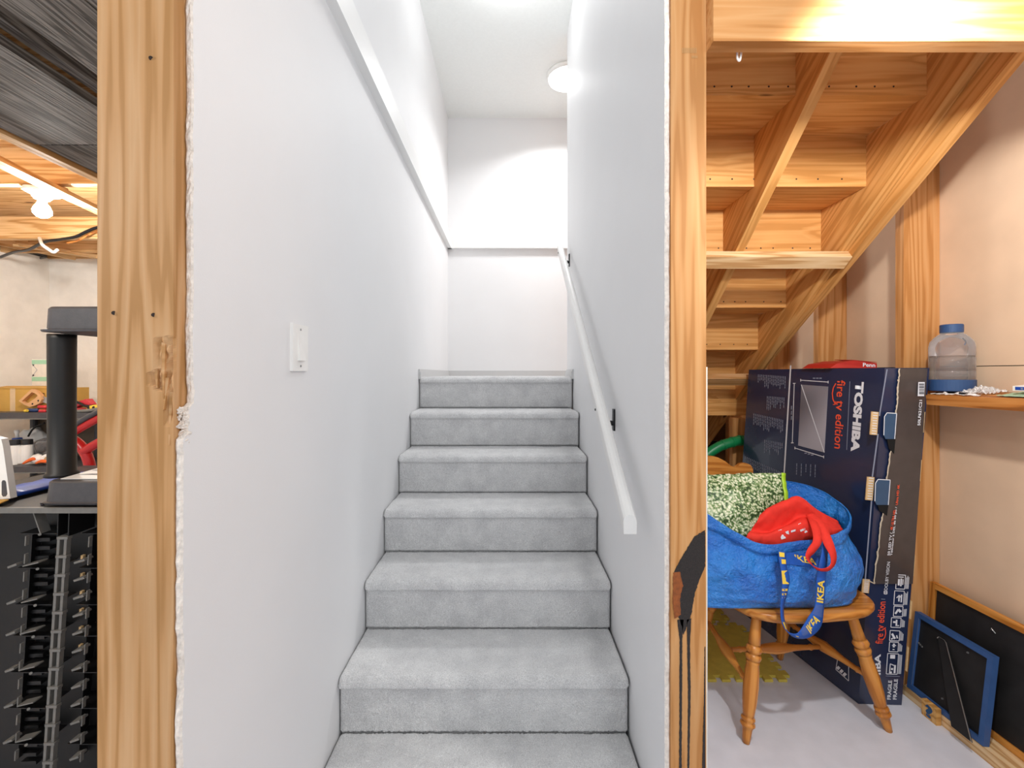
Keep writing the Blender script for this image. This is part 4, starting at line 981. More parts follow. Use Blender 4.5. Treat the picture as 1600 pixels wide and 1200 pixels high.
crumple('green_paper', ([onsh(1.66, 1.53), onsh(1.655, 1.38), onsh(1.655, 1.20)], [onsh(1.775, 1.54), onsh(1.775, 1.38), onsh(1.775, 1.20)]), M['paper_green'], .012, 5, 'pale green patterned papers lying flat on the shelf', 'papers')
bk = thing('booklet', 'thin blue and white booklet on the green papers on the shelf', 'booklet', (1.72, 1.35, sx(1.72)))
z = sx(1.69) + .017; bm = B(); prism(bm, [V((1.685, 1.500, z)), V((1.685, 1.22, z)), V((1.775, 1.22, z + .009)), V((1.775, 1.500, z + .009))], (0, 0, .016)); obj('cover', bm, M['white_plastic'], bk)
bm = B(); prism(bm, [V((1.684, 1.492, z + .003)), V((1.684, 1.23, z + .003)), V((1.684, 1.23, z + .0135)), V((1.684, 1.492, z + .0135))], (.0005, 0, 0)); sp = obj('blue_spine', bm, M['blue_sheet'], bk)
bm = B()
for k in range(14): y = 1.475 - k * .0095; poly(bm, [V((1.6834, y, z + .005)), V((1.6834, y - .0065, z + .005)), V((1.6834, y - .0065, z + .011)), V((1.6834, y, z + .011))])
obj('spine_print', bm, M['grey_ink'], sp)['kind'] = 'stuff'
# ================================================================ FRAMES ON THE FLOOR
def picture(name, label, cat, ya, yb, xb0, xt, z0, z1, wdt, dep, fm, bmat):
    """frame leaning on the side wall; its back faces the room"""
    t = thing(name, label, cat, (xb0, (ya + yb) / 2, z0))
    o = V((xb0, ya, z0)); ey_ = V((0, yb - ya, 0)); ez_ = V((xt - xb0, 0, z1 - z0)); L = (yb - ya); H = ez_.length; n = V((-(z1 - z0), 0, xt - xb0)).normalized()
    q = lambda a, b, d: o + ey_ * (a / L) + ez_ * (b / H) + n * d
    for (a0, a1, b0_, b1_) in ((0, wdt, 0, H), (L - wdt, L, 0, H), (wdt, L - wdt, 0, wdt), (wdt, L - wdt, H - wdt, H)):
        c0 = q((a0 + a1) / 2, b0_, dep / 2) if a1 - a0 < b1_ - b0_ else q(a0, (b0_ + b1_) / 2, dep / 2)
        c1 = q((a0 + a1) / 2, b1_, dep / 2) if a1 - a0 < b1_ - b0_ else q(a1, (b0_ + b1_) / 2, dep / 2)
        wv = ey_.normalized() if a1 - a0 < b1_ - b0_ else ez_.normalized()
        board('frame_rail', c0, c1, wdt, dep, wv, fm, t, bevel=.0015)
    bm = B(); prism(bm, [q(wdt, wdt, dep * .55), q(L - wdt, wdt, dep * .55), q(L - wdt, H - wdt, dep * .55), q(wdt, H - wdt, dep * .55)], -n * .004); obj('back_panel', bm, bmat, t)
    return t, q, L, H, n
ckb, q, L, H, n = picture('chalkboard', 'black board in an oak frame leaning behind the blue frame', 'chalkboard', 1.22, 1.845, 1.726, 1.752, .0425, .475, .022, .020, M['oak_frame'], M['slate'])
bm = B(); tube(bm, [q(.38, .36, .012), q(.385, .368, .016), q(.39, .372, .016), q(.395, .365, .012)], .0018, 6); obj('hanger', bm, M['steel'], ckb)
blf, q, L, H, n = picture('blue_picture_frame', 'blue picture frame turned to the wall, showing its black easel back', 'picture frame', 1.545, 1.842, 1.655, 1.690, .0425, .352, .018, .022, M['blue_frame'], M['slate'])
bm = B(); box(bm, 0, 0, 0, 0, 0, 0); bm.free()
bm = B()      # easel strut
base = q(.13, .235, .014)
prism(bm, [q(.165, .262, .014), q(.20, .262, .014), q(.085, .0, .045), q(.012, .0, .045)], n * .003); es = obj('easel_strut', bm, M['slate'], blf)
bm = B(); tube(bm, [q(.20, .258, .0178), q(.195, .266, .0178), q(.172, .266, .0178), q(.165, .260, .0178), q(.012, .0, .049)], .0016, 6); obj('strut_edge', bm, M['steel'], es)
for (a, b) in ((.09, .27), (.27, .19), (.262, .187), (.277, .193), (.16, .05)):
    bm = B(); lathe(bm, [(0, .004), (1, .003)], q(a, b, .012), q(a, b, .0155), 8); obj('screw', bm, M['steel'], blf)
bm = B(); tube(bm, spline([q(.12, .03, .014), q(.09, .045, .02), q(.06, .03, .03), q(.07, .01, .03), q(.1, .015, .02)], 16), .0016, 6); obj('cord_loop', bm, M['iron'], blf)
bm = B(); strip_pts = [q(L - .020, .02, .0225), q(L - .0185, .02, .0225), q(L - .0185, H - .02, .0225), q(L - .020, H - .02, .0225)]; poly(bm, strip_pts); obj('tape_line', bm, M['grey_ink'], blf)
# ---- wooden block
BL = thing('toy_block', 'small wooden block with a painted question mark against the wall plate', 'toy block', (1.61, 1.69, 0))
bm = B(); prism(bm, [V((1.612, 1.752, .0005)), V((1.631, 1.752, .0005)), V((1.631, 1.752, .062)), V((1.612, 1.752, .062))], (0, -.060, 0)); obj('block_body', bm, M['block'], BL, bevel=.003, seg=2)
lettering('?', (1.6114, 1.738, .007), (1.6114, 1.706, .007), (1.6114, 1.738, .055), M['blue_ink'], BL, bold=.05)
# ================================================================ FOAM MATS, HOSE
def mat(name, x0, x1, y0, y1, z, label, m, pitch=.062, d=.028):
    pts = []
    def edge(a, b, nrm):
        a, b = V(a), V(b); L = (b - a).length; k = max(1, round(L / pitch)); t = (b - a).normalized(); nrm = V(nrm)
        for i in range(k):
            c = a + t * L * (i + .5) / k; h = L / k
            for (s, e) in ((-.5, 0), (-.24, 0), (-.30, d), (.30, d), (.24, 0)): pts.append(c + t * h * s + nrm * (e - d / 2))
    edge((x0, y0, z), (x1, y0, z), (0, -1, 0)); edge((x1, y0, z), (x1, y1, z), (1, 0, 0)); edge((x1, y1, z), (x0, y1, z), (0, 1, 0)); edge((x0, y1, z), (x0, y0, z), (-1, 0, 0))
    bm = B(); prism(bm, pts, (0, 0, .012)); return tag(obj(name, bm, m), label, 'foam mat', 'foam puzzle mats under the stairs')
mat('foam_mat', .60, 1.21, 1.945, 2.36, .0005, 'yellow foam puzzle mat on the floor just behind the chair', M['mat_yellow'])
mat('foam_mat', .56, 1.17, 2.40, 2.96, .0005, 'yellow foam puzzle mat on the floor beyond the first one', M['mat_yellow'])
GH = thing('garden_hose', 'thick green ribbed hose arching behind the chair back', 'hose', (1.1, 2.4, 1))
hp = spline([V((.90, 2.64, .047)), V((.90, 2.64, .35)), P(1084, 752, 2.64), P(1101, 716, 2.64), P(1120, 700, 2.64), P(1140, 692, 2.64), P(1162, 688, 2.65), P(1185, 694, 2.66), V((1.56, 2.68, .70))], 60)
bm = B(); tube(bm, hp, .029, 16); obj('hose_tube', bm, M['green_hose'], GH, smooth=True)
for i in (33, 38, 42):
    bm = B(); tube(bm, [hp[i], hp[i] + (hp[i + 1] - hp[i]) * .6], .0318, 16); obj('hose_collar', bm, M['green_hose'], GH)
# ================================================================ LEFT: BASEMENT LAMP, CABLES
BL_ = thing('bare_bulb_lamp', 'lit bare bulb in a round white ceiling holder under the joists', 'lamp', (-2.33, 2.24, 2.3))
c = P(66, 303, 2.30); e = P(65, 318, 2.30)
tl_ = V((.10, -.02, 1)).normalized()
bm = B(); lathe(bm, [(0, .070), (.35, .074), (.7, .070), (1, .05)], c + tl_ * .02, c - tl_ * .008, 32); obj('holder', bm, M['white_plastic'], BL_, smooth=False)
bm = B(); lathe(bm, [(0, .045), (1, .03)], c - tl_ * .008, c - tl_ * .03, 24); obj('collar', bm, M['white_plastic'], BL_)
cb_ = c - V((0, 0, .082))
bm = B(); lathe(bm, [(0, .016), (.2, .018), (.4, .03), (.6, .0375), (.75, .036), (.9, .024), (.98, .010), (1, .004)], c - V((0, 0, .028)), c - V((0, 0, .125)), 24); obj('bulb', bm, M['glow_bulb'], BL_, smooth=True)
bm = B(); box(bm, c.x - .09, c.x + .09, 2.281, 2.345, c.z + .018, c.z + .045); obj('mounting_block', bm, M['joist'], BL_)
for nm, pts, r, m, lb in (('black_cable', [(170, 352, 3.02), (150, 356, 3.02), (135, 362, 3.02), (118, 370, 3.02), (95, 374, 3.03), (70, 378, 3.05), (45, 390, 3.15), (22, 394, 3.3), (0, 402, 3.4)], .010, 'iron', 'dark cable stapled across the basement joist'),
                      ('brown_cable', [(170, 355, 3.03), (150, 362, 3.03), (135, 369, 3.01), (122, 376, 3.0), (105, 380, 3.0)], .007, 'fir_shelf', 'thin brown cable beside the dark one on the joist'),
                      ('white_cable', [(62, 372, 3.043), (66, 382, 2.96), (78, 391, 2.98), (84, 394, 2.98), (90, 390, 3.0)], .010, 'white_plastic', 'short white cable hanging between the joists'),
                      ('wall_cable', [(-5, 405, 3.75), (12, 412, 3.75), (25, 413, 3.75), (40, 409, 3.75), (55, 405, 3.75), (72, 402, 3.75)], .009, 'rail_grey', 'slack pale cable sagging along the concrete wall')):
    bm = B(); tube(bm, spline([P(*p) for p in pts], 40), r, 8); tag(obj(nm, bm, M[m], smooth=True), lb, 'cable')
# ================================================================ BLACK RACK OF STACKED PLASTIC SHELF PANELS
YR = 1.35; ZR = ZC - (793 - CV) * YR / F
RK = thing('plastic_rack', 'tall black plastic rack panel with moulded ribs and a slotted grey spine', 'rack', (-1.4, YR, 0))
def rp(u, v, d=0): return P(u, v, YR + d)
xl, xr = -1.85, -1.0
bm = B(); box(bm, xl, xr, YR + .09, YR + .10, 0, ZR - .02); obj('back_sheet', bm, M['black'], RK)
bm = B(); box(bm, xl - .02, xr, YR - .012, YR + .62, ZR - .012, ZR); obj('top_sheet', bm, M['black'], RK, bevel=.003)
bm = B(); box(bm, xl - .02, xr, YR - .018, YR - .008, ZR - .012, ZR + .004); obj('top_lip', bm, M['rail_grey'], RK, bevel=.002)
for x in (xl, xr - .01):
    bm = B(); box(bm, x, x + .01, YR + .01, YR + .6, 0, ZR - .013); obj('side_sheet', bm, M['black'], RK)
def rib(name, a, b, w, d0, d1, m='black_rib'):
    """moulded rib whose front edge runs from pixel a to b, between depths d0 and d1 behind the front plane"""
    bm = B(); dx, dy = b[0] - a[0], b[1] - a[1]; l = math.hypot(dx, dy); nx, ny = -dy / l * w / 2, dx / l * w / 2
    f = [rp(a[0] + nx, a[1] + ny, d0), rp(b[0] + nx, b[1] + ny, d0), rp(b[0] - nx, b[1] - ny, d0), rp(a[0] - nx, a[1] - ny, d0)]
    prism(bm, f, (0, d1 - d0, 0)); return obj(name, bm, M[m], RK)
# spine: two rails and rungs
sp_t, sp_b = (97, 841), (70, 1260); sl_ = (sp_b[0] - sp_t[0]) / (sp_b[1] - sp_t[1])
def spx(v): return sp_t[0] + (v - sp_t[1]) * sl_
rib('spine_rail', (spx(841) - 5.5, 841), (spx(1260) - 5.5, 1260), 4.2, -.004, .010, 'rail_grey'); rib('spine_rail', (spx(841) + 5.5, 841), (spx(1260) + 5.5, 1260), 4.2, -.004, .010, 'rail_grey')
v = 841
while v < 1260:
    rib('spine_rung', (spx(v) - 8.5, v), (spx(v) + 8.5, v), 4, -.007, .008, 'rail_grey'); v += 29.3
for x0, x1 in (((91, 796), (89.5, 838)), ((108, 796), (106.5, 838))): rib('rib', x0, x1, 1.6, 0, .085)
rib('rib', (50, 796), (63, 834), 1.8, 0, .03, 'rail_grey')
for v in (834, 888, 945, 994, 1051, 1107, 1163):
    o = (v - 834) * sl_
    rib('cross_rib', (30 + o, v), (88 + o, v), 1.3, .012, .088); rib('cross_rib', (126 + o, v), (175, v), 1.2, .015, .088)
    if v > 834:
        for (a, b, w) in (((13 + o * .4, v - 1), (27 + o * .4, v - 6), 3.2), ((37 + o * .6, v - 3), (62 + o * .6, v - 9), 1.8)): rib('fin', a, b, w, -.006, .022, 'rail_grey')  # grey colour stands for the light caught by these fins
    bm = B(); lathe(bm, [(0, .004), (1, .003)], rp(62 + o, v + 1, -.002), rp(62 + o, v + 1, .02), 8); obj('peg', bm, M['rail_grey'], RK)
v = 836
while v < 1190:
    o = (v - 836) * sl_
    rib('slot_edge', (40 + o * .75, v + 2), (39 + o * .75, v + 17), 1.7, .0, .010, 'rail_grey'); rib('slot_edge', (139 + o * .6, v + 3), (138 + o * .6, v + 19), 1.6, .0, .010, 'rail_grey')
    if v > 840: rib('fin', (116 + o * .35, v + 16), (133 + o * .5, v + 11), 3.2, -.006, .022, 'rail_grey')  # fins greyed here too, as if catching light
    rib('ripple', (54 + o, v + 8), (78 + o, v + 7), 5.5, .072, .089); rib('ripple', (54 + o, v + 21), (78 + o, v + 20), 5.5, .072, .089)
    if v < 1000: rib('light_slot', (128 + o * .4, v + 32), (127 + o * .4, v + 42), 3.6, .080, .0895, 'kraft')
    v += 28
for x in (50, 145): 
    o = 350 * sl_
    rib('long_rib', (x, 836), (x + o, 1186), 1.0, .06, .089)
# ================================================================ BLACK PLASTIC SHELF TIER STANDING ON THE RACK
TR = thing('plastic_shelf_tier', 'black plastic tier of two trays on a round post, standing on the rack', 'shelf', (-1.4, 1.62, ZR))
zt0 = ZR + .006; YT = 1.353
def tray(name, z0, z1, flip):
    t = None
    x0, x1, y0, y1 = P(62, 700, YT).x, -.93, YT, YT + .30
    def rr(x0, x1, y0, y1, r=.035):
        pts = []
        for cx, cy, a0 in ((x1 - r, y1 - r, 0), (x0 + r, y1 - r, 90), (x0 + r, y0 + r, 180), (x1 - r, y0 + r, 270)):
            for k in range(7): a = math.radians(a0 + k * 15); pts.append((cx + r * math.cos(a), cy + r * math.sin(a)))
        return pts
    bm = B(); rows = []
    prof = [(z0, -.004), (z0 + .006, -.006), (z0 + .009, 0), (z1 - .004, .004), (z1, .008)] if not flip else [(z0, -.008), (z0 + .006, -.010), (z0 + .009, 0), (z1 - .006, .002), (z1, .006)]
    for z, i in prof: rows.append([V((x, y, z)) for x, y in rr(x0 + i, x1 - i, y0 + i, y1 - i)])
    grid(bm, rows, closed=True); n = len(rows[0]); bm.verts.ensure_lookup_table()
    bm.faces.new(bm.verts[:n][::-1]); bm.faces.new(bm.verts[-n:]); return obj(name, bm, M['dgrey'], TR)
def zv(v, Y): return ZC - (v - CV) * Y / F
tray('tray', zt0 + .001, zv(753, YT), False); tray('tray', zv(518, YT), zv(478.5, YT), True)
pc = P(97, 700, YT + .085); pc.z = 0
bm = B(); z0, z1 = zv(753, YT) + .0, zv(519, YT)
lathe(bm, [(0, .043), (.02, .042), (.03, .0355), (.5, .0345), (.97, .0355), (1, .0355)], V((pc.x, pc.y, z0)), V((pc.x, pc.y, z1)), 28); obj('post', bm, M['black'], TR, smooth=True)
for u in (53, 106):
    bm = B(); x_ = P(u + 14, 783, YT + .02).x; lathe(bm, [(0, .005), (1, .0065)], V((x_, YT + .02, ZR + .0006)), V((x_, YT + .02, zt0 + .003)), 8); obj('foot_peg', bm, M['dgrey'], TR)
# striped card on the lower tray
zc_ = zv(753, YT) + .001
SC = thing('striped_card', 'white card with black stripes lying on the lower tray by the post', 'card', (-1.25, YT + .14, zc_))
x0c, x1c = pc.x + .05, -.95
bm = B(); prism(bm, [V((x0c, YT + .03, zc_)), V((x1c, YT + .03, zc_)), V((x1c, YT + .26, zc_ + .012)), V((x0c, YT + .26, zc_ + .012))], (0, 0, .002)); sc_ = obj('card_sheet', bm, M['white_plastic'], SC)
for k, (y0_, w_) in enumerate(((.055, .018), (.105, .022), (.165, .022), (.22, .018))):
    h = lambda y: zc_ + .0025 + (y - .03) / .23 * .012
    bm = B(); prism(bm, [V((x0c + .01, YT + y0_ + .02, h(y0_ + .02))), V((x1c, YT + y0_, h(y0_))), V((x1c, YT + y0_ + w_, h(y0_ + w_))), V((x0c + .05, YT + y0_ + w_ + .01, h(y0_ + w_ + .01)))], (0, 0, .0006)); obj('stripe', bm, M['iron'], sc_)
# things lying on the rack beside the tier
zr = ZR + .001
bl = thing('blue_tarp_sheet', 'folded blue plastic sheet lying on the rack top beside the tray', 'sheet', (-1.5, 1.55, zr))
bm = B(); rows = []
for j in range(9):
    y = 1.432 + j * .035; rows.append([V((P(i * 4.2 + 6, 0, 1.5).x + .004 * nz((i, j, 3)), y, zr + .012 + .010 * math.sin(math.pi * i / 13) + .006 * abs(nz((i * .5, j * .5, 1))))) for i in range(14)])
grid(bm, rows); thicken(obj('sheet_fold', bm, M['blue_sheet'], bl, smooth=True), .010)
pp = thing('paper_stack', 'loose cream papers on the rack edge in front of the blue sheet', 'papers', (-1.6, 1.4, zr))
for k, (dx, m) in enumerate(((0, 'paper'), (.02, 'kraft_dark'), (-.03, 'white_plastic'))):
    x0_, x1_ = P(-15, 0, 1.42).x + dx, P(26, 0, 1.42).x + dx
    bm = B(); prism(bm, [V((x0_, 1.343 + .004 * k, zr + .002 + k * .004)), V((x1_, 1.348, zr + .002 + k * .004)), V((x1_ - .02, 1.398, zr + .003 + k * .004)), V((x0_, 1.398, zr + .004 + k * .004))], (0, 0, .003)); obj('sheet', bm, M[m], pp)
LV = thing('white_level', 'white plastic handled bar with a dark slot, propped upright at the rack end', 'level', (-1.6, 1.52, zr))
bm = B(); Yl = 1.405
pts = [(-22, 680), (2, 686), (5, 700), (16, 779), (-10, 781)]
prism(bm, [P(u, v, Yl) for u, v in pts], (0, .020, 0)); lv = obj('bar', bm, M['white_plastic'], LV, bevel=.003)
bm = B(); sl2_ = [(2.5, 753), (4, 750.5), (7, 750.5), (9, 753), (11, 772), (9, 775.5), (4.5, 776), (2.5, 773)]
prism(bm, [P(u, v, Yl - .0008) for u, v in sl2_], (0, .0015, 0)); obj('slot', bm, M['dgrey'], lv)
# ================================================================ RED TUBULAR FRAME
RF = thing('red_metal_frame', 'glossy red metal frame with a grey bar standing behind the black rack', 'frame', (-1.75, 2.06, 0))
def bar(name, pts, r, m, Y=2.06, flat=1):
    bm = B(); tube(bm, spline([P(u, v, Y) for u, v in pts], 14), r, 12); return obj(name, bm, M[m], RF, smooth=True)
bar('red_tube', [(100, 684), (114, 676), (135, 664), (165, 648)], .017, 'red_paint')
bar('grey_bar', [(100, 673), (114, 667), (135, 653), (165, 638)], .012, 'dgrey', 2.05)
bar('red_tube', [(105, 683), (118, 690), (130, 702), (138, 718), (141, 740), (141, 800)], .022, 'red_paint')
bar('red_tube', [(165, 686), (150, 694), (140, 700), (131, 706)], .020, 'red_paint', 2.055)
bm = B(); a, b = P(141, 800, 2.06), P(141, 800, 2.06); b.z = 0.0; tube(bm, [a, b], .022, 12); obj('red_leg', bm, M['red_paint'], RF, smooth=True)
bm = B(); a, b = P(165, 648, 2.06), P(165, 648, 2.06); b.z = 0.0; tube(bm, [a, b], .02, 12); obj('red_leg', bm, M['red_paint'], RF, smooth=True)
# ================================================================ FAR UTILITY SHELF
Yf = 3.05; ZS1, ZS2, ZS3 = zv(645, Yf), zv(729, Yf), zv(772, Yf)
US = thing('utility_shelf', 'dark grey plastic utility shelf against the whitewashed end wall', 'shelf', (-3, 3.25, 0))
xa_, xb2 = -3.66, -2.2
for z in (ZS1, ZS2, ZS3, .12):
    bm = B(); box(bm, xa_, xb2, Yf, Yf + .42, z - .045, z); sh = obj('shelf_board', bm, M['dgrey'], US, bevel=.004)
    bm = B(); box(bm, xa_, xb2, Yf - .004, Yf + .002, z - .045, z - .038); obj('lip', bm, M['rail_grey'], sh)
for x in (xa_ + .03, xb2 - .03, P(75, 0, Yf).x):
    for y in (Yf + .05, Yf + .37):
        if x == P(75, 0, Yf).x and y < Yf + .2: continue
        bm = B(); lathe(bm, [(0, .022), (1, .022)], V((x, y, 0)), V((x, y, ZS1 - .04)), 12); obj('post', bm, M['dgrey'], US)
bm = B(); box(bm, xa_, xb2, Yf + .40, Yf + .41, .1, ZS1 - .05); obj('back_panel', bm, plain('shaded_wall_brown', '6b5c4e', .8), US)  # added sheet; its brown-grey stands for the shaded wall behind the shelf
# --- on the top shelf
def T3(u, v, Y=3.12): return P(u, v, Y)
CBX = thing('cardboard_box', 'long tan cardboard box with a tape strip on the top shelf', 'box', (-3.4, 3.3, ZS1))
x0_, x1_ = P(-12, 0, 3.16).x, P(79, 0, 3.16).x; zt_ = zv(607, 3.16)
bm = B(); box(bm, x0_, x1_, 3.16, 3.45, ZS1 + .001, zt_); cbx = obj('box_body', bm, M['kraft_dark'], CBX, bevel=.003)
bm = B(); box(bm, P(16, 0, 3.16).x, P(24, 0, 3.16).x, 3.1585, 3.16, ZS1 + .002, zt_); obj('tape', bm, plain('clear_tape', 'd9bd96', .4), CBX)
bm = B(); box(bm, P(64, 0, 3.16).x, P(69.5, 0, 3.16).x, 3.1585, 3.16, zv(621, 3.16), zv(614, 3.16)); obj('print_mark', bm, plain('brown_ink', '6e4a1e', .8), CBX)
bm = B(); prism(bm, [V((x0_, 3.155, zt_)), V((x1_, 3.155, zt_)), V((x1_, 3.25, zt_ + .012)), V((x0_, 3.25, zt_ + .012))], (0, 0, .004)); obj('lid_flap', bm, M['kraft_dark'], CBX)
GC = thing('green_striped_carton', 'white carton with pale green bands standing on the tan cardboard box', 'carton', (-3.2, 3.38, zt_))
Yg = 3.34; xg0, xg1 = P(50, 0, Yg).x, P(84, 0, Yg).x; zg0, zg1 = zt_ + .017, zv(561, Yg)
bm = B(); box(bm, xg0, xg1, Yg, Yg + .09, zg0, zg1); obj('carton_body', bm, M['paper'], GC, bevel=.003)
for (va, vb) in ((562.5, 569), (589, 595.5)):
    bm = B(); box(bm, xg0, xg1, Yg - .0012, Yg, zv(vb, Yg), zv(va, Yg)); obj('green_band', bm, M['mint'], GC)
bm = B(); fG = lambda u, v, o: P(u, v, Yg - .002)
for a, b in (((50, 569), (58, 578)), ((58, 578), (50, 588))): strip(bm, fG, a, b, .6)
obj('fold_mark', bm, M['grey_ink'], GC)
for vv in (570, 586):
    bm = B(); poly(bm, [P(51, vv - 1, Yg - .002), P(54, vv, Yg - .002), P(51, vv + 2.5, Yg - .002)]); obj('corner_mark', bm, M['iron'], GC)
HS = thing('handsaw', 'hand saw with a pale wooden grip propped before the tan box', 'saw', (-3.25, 3.13, ZS1))
ou = [(29, 626.5), (38, 618), (49, 608), (57, 611), (63, 617), (65, 624), (62, 630), (54, 634), (46, 636), (37, 632)]
inn = [(34, 627), (41, 620.5), (49.5, 613), (53, 614), (58, 617), (58.5, 619), (54, 623), (48, 627), (44, 630), (39, 630.5)]
bm = B(); Yh2 = 3.125
fo = [bm.verts.new(P(u, v, Yh2)) for u, v in ou]; fi = [bm.verts.new(P(u, v, Yh2)) for u, v in inn]
bo = [bm.verts.new(P(u, v, Yh2) + V((0, .024, 0))) for u, v in ou]; bi = [bm.verts.new(P(u, v, Yh2) + V((0, .024, 0))) for u, v in inn]
n = len(ou)
for i in range(n):
    j = (i + 1) % n
    bm.faces.new((fo[i], fo[j], fi[j], fi[i])); bm.faces.new((bo[i], bi[i], bi[j], bo[j])); bm.faces.new((fo[i], bo[i], bo[j], fo[j])); bm.faces.new((fi[i], fi[j], bi[j], bi[i]))
obj('grip', bm, plain('pale_wood', 'd9a877', .5), HS)
bm = B(); prism(bm, [P(60, 626, Yh2 + .01), P(64, 618, Yh2 + .01), P(108, 634, Yh2 + .05), P(106, 642, Yh2 + .05)], (0, .002, 0)); obj('blade', bm, M['steel'], HS)
for u, v in ((60, 626), (51, 631)):
    bm = B(); lathe(bm, [(0, .006), (1, .005)], P(u, v, Yh2 - .002), P(u, v, Yh2 + .002), 8); obj('rivet', bm, M['iron'], HS)
def driver(hcol, u0, u1, v, Y, label, r=.012):
    t = thing('screwdriver', label, 'screwdriver', P(u0, v, Y), None)
    a, b = P(u0, v, Y), P(u1, v, Y + .01)
    lathe_obj('handle', [(0, r * .6), (.06, r), (.4, r * .85), (.8, r), (1, r * .6)], a, b, M[hcol], t, n=12)
    lathe_obj('shaft', [(0, .0035), (1, .003)], b, b + (b - a) * 1.1, M['steel'], t, n=8); return t
driver('blue_handle', 43, 60, 641, 3.10, 'screwdriver with a dark blue handle before the hand saw', .014)
driver('red_handle', 60, 74, 636, 3.125, 'upper screwdriver with a red handle beside the post', .014)
driver('red_handle', 61, 72, 642.2, 3.09, 'lower screwdriver with a red handle at the shelf edge', .011)
bm = B(); lathe(bm, [(0, .009), (1, .009)], P(39, 642, 3.08), P(43, 641.5, 3.08), 12); tag(obj('brass_cap', bm, M['yellow']), 'tiny yellow cap at the shelf edge beside the blue screwdriver', 'cap')
t = thing('red_clamp', 'red plastic clamp tool with a black arm on the far shelf', 'clamp', P(128, 634, 3.12))
bm = B(); prism(bm, [P(u, v, 3.12) for u, v in ((112, 634), (118, 630), (125, 626), (134, 623.5), (141, 632), (139, 635), (128, 631), (118, 637), (112, 638.5))], (0, .05, 0)); obj('jaw', bm, M['red_handle'], t, bevel=.004)
bm = B(); tube(bm, spline([P(112, 626, 3.11), P(122, 629, 3.11), P(133, 634, 3.11), P(144, 635, 3.11)], 12), .009, 8); obj('arm', bm, M['iron'], t, smooth=True)
bm = B(); box(bm, P(112, 0, 3.12).x, P(138, 0, 3.12).x, 3.12, 3.16, ZS1 + .001, zv(637.5, 3.12)); obj('foot', bm, M['red_handle'], t)
t = thing('tape_measure', 'small yellow and black tape measure on the far shelf', 'tape measure', P(143, 636, 3.1))
bm = B(); prism(bm, [P(u, v, 3.09) for u, v in ((135, 638), (140, 634), (147, 632.5), (152, 637), (151, 640), (136, 641))], (0, .04, 0)); obj('case', bm, M['yellow'], t, bevel=.003)
for u in (139, 147):
    bm = B(); lathe(bm, [(0, .011), (1, .011)], P(u, 637, 3.088), P(u, 637, 3.092), 12); obj('grip_pad', bm, M['iron'], t)
t = thing('grey_pliers', 'grey pliers lying across the far shelf edge', 'pliers', P(130, 642, 3.07))
bm = B(); tube(bm, spline([P(113, 644, 3.07), P(125, 642.5, 3.07), P(140, 641.5, 3.07), P(155, 639, 3.07)], 12), .012, 8); obj('grip', bm, M['rail_grey'], t, smooth=True)
bm = B(); tube(bm, spline([P(113, 641, 3.09), P(125, 643.5, 3.09), P(140, 644, 3.09), P(155, 643, 3.09)], 12), .008, 8); obj('grip', bm, M['dgrey'], t, smooth=True)
# --- on the middle shelf
def bottle(name, label, cat, u, v0, v1, wpx, Y, body, capm, prof=None, capfrac=.2, lab=None):
    a = P(u, v0, Y); a.z = ZS2 + .001; b = P(u, v1, Y); r = wpx * Y / F / 2
    t = thing(name, label, cat, a); H = b.z - a.z
    bm = B(); lathe(bm, [(0, r * .95), (.02, r), (1 - capfrac - .06, r), (1 - capfrac, r * .8)], a, a + V((0, 0, H)), 20); bo_ = obj('bottle_body', bm, M[body], t)
    bm = B(); lathe(bm, [(1 - capfrac, r * .98), (.98, r * .96), (1, r * .85)], a, a + V((0, 0, H)), 20); obj('cap', bm, M[capm], t)
    if lab:
        bm = B(); lathe(bm, [(.45, r * 1.015), (.72, r * 1.015)], a, a + V((0, 0, H)), 20); obj('label_band', bm, M[lab], bo_)
    return t
bottle('white_bottle', 'white plastic bottle with a black cap, beside the small dark bottle', 'bottle', 24.5, 727, 687, 16, 3.12, 'white_plastic', 'bottle_black')
bottle('white_bottle', 'white plastic bottle with a black cap, beside the clear jar', 'bottle', 42, 726, 686.5, 14.5, 3.14, 'white_plastic', 'bottle_black')
bottle('dark_bottle', 'small dark bottle with a red and white wrapper at the shelf end', 'bottle', 11, 728, 697, 8.5, 3.12, 'paper', 'iron', capfrac=.08, lab='label_red')
t = bottle('nozzle_bottle', 'clear bottle with a blue collar and tall white nozzle behind the white ones', 'bottle', 27, 726, 684, 12, 3.24, 'water', 'blue_sheet', capfrac=.12)
bm = B(); a = P(27, 684, 3.24); lathe(bm, [(0, .012), (.5, .010), (.7, .016), (1, .013)], a, P(26, 672, 3.24), 12); obj('nozzle', bm, M['white_plastic'], t, smooth=True)
t = thing('glass_jar', 'clear glass jar lying on its side on the middle shelf', 'jar', P(66, 700, 3.2))
lathe_obj('jar_body', [(0, .02), (.06, .055), (.7, .058), (.85, .045), (1, .045)], P(54, 701, 3.24), P(82, 694, 3.24), M['clear'], t, n=24)
bm = B(); box(bm, P(54, 0, 3.2).x, P(76, 0, 3.2).x, 3.20, 3.28, ZS2 + .001, zv(713, 3.24)); obj('prop_block', bm, M['rail_grey'], t)
bm = B(); rows = []
t = thing('crumpled_white_bag', 'crumpled white bag with dark loops behind the bottles', 'plastic bag', P(50, 685, 3.3))
for j in range(13):
    ph = math.pi * j / 12; rows.append([P(50, 690, 3.33) + V((.105 * math.sin(ph) * math.cos(2 * math.pi * i / 20), .05 * math.sin(ph) * math.sin(2 * math.pi * i / 20), .19 * (-math.cos(ph)) * .5)) * (1 + .45 * nz((math.sin(ph) * math.cos(i * .314) * 2.2, math.sin(ph) * math.sin(i * .314) * 2.2, j * .4))) for i in range(20)])
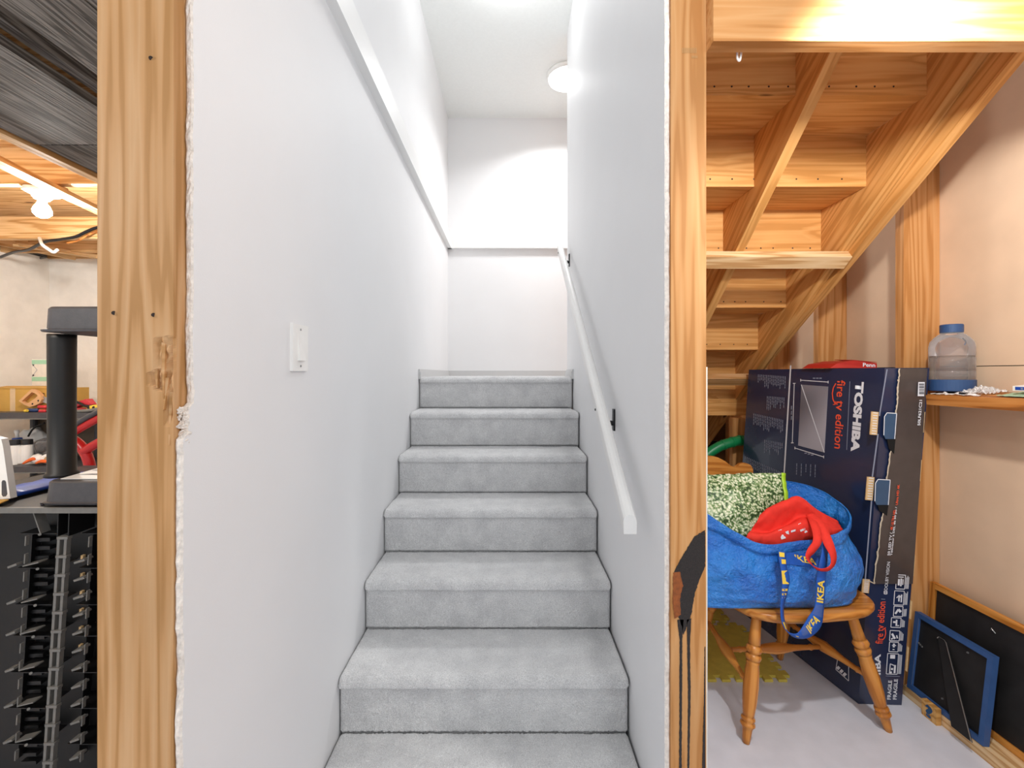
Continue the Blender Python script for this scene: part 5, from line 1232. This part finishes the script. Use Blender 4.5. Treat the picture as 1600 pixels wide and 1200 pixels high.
grid(bm, rows, closed=True); obj('bag_body', bm, M['white_plastic'], t, smooth=True)
bm = B(); tube(bm, spline([P(44, 682, 3.25), P(50, 672, 3.25), P(57, 666, 3.25), P(64, 663, 3.25), P(70, 661, 3.25)], 16), .006, 8); obj('cord', bm, M['iron'], t, smooth=True)
t = thing('tape_roll', 'small roll of white tape on the middle shelf', 'tape', P(73, 711, 3.12))
lathe_obj('roll', [(0, .030), (.05, .034), (.95, .034), (1, .030)], P(74, 716.6, 3.11), P(76, 715.8, 3.15), M['white_plastic'], t, n=24)
bm = B(); lathe(bm, [(0, .016), (1, .016)], P(74, 716.6, 3.108), P(74, 716.6, 3.112), 16); obj('core', bm, M['kraft'], t)
t = thing('white_fittings_bag', 'small white bag of fittings in front of the jar', 'plastic bag', P(58, 718, 3.1))
bm = B(); bmesh.ops.create_icosphere(bm, subdivisions=3, radius=1, matrix=Matrix.Translation(P(57, 717, 3.10)) @ Matrix.Diagonal((.040, .025, .030, 1)))
for v in bm.verts: v.co += V((1, .4, 1)) * .010 * nz(v.co, 45)
obj('bag_body', bm, M['white_plastic'], t, smooth=True)
for (pts, lb) in (([(36, 724.5), (44, 720), (52, 717), (54, 719)], 'orange tool handle lying before the white bottles'), ([(56, 724), (64, 721), (72, 721), (86, 722)], 'orange tool handle lying before the tape roll')):
    t = thing('orange_tool', lb, 'hand tool', P(pts[0][0], 726, 3.07))
    bm = B(); tube(bm, spline([P(u, v, 3.075) for u, v in pts], 12), [.006 + .006 * math.sin(math.pi * i / 11) for i in range(12)], 8); obj('handle', bm, M['orange'], t, smooth=True)
    bm = B(); a, b = P(pts[0][0], pts[0][1], 3.075), P(pts[0][0] - 8, pts[0][1] + .5, 3.075); tube(bm, [a, b], .004, 6); obj('blade', bm, M['steel'], t)
# --- on the lower shelf
t = thing('black_tool_case', 'black and white power tool lying on the lower shelf', 'power tool', P(42, 760, 3.12))
bm = B(); prism(bm, [P(u, v, 3.12) for u, v in ((27, 763), (28, 755), (36, 754), (42, 761), (60, 755), (61, 767.4), (28, 767.4))], (0, .12, 0)); obj('body', bm, M['white_plastic'], t, bevel=.005)
bm = B(); prism(bm, [P(u, v, 3.10) for u, v in ((34, 751), (44, 746), (58, 741), (66, 739), (66, 745), (52, 753), (46, 763), (42, 763), (40, 754))], (0, .10, 0)); obj('grip', bm, M['black'], t, bevel=.004)
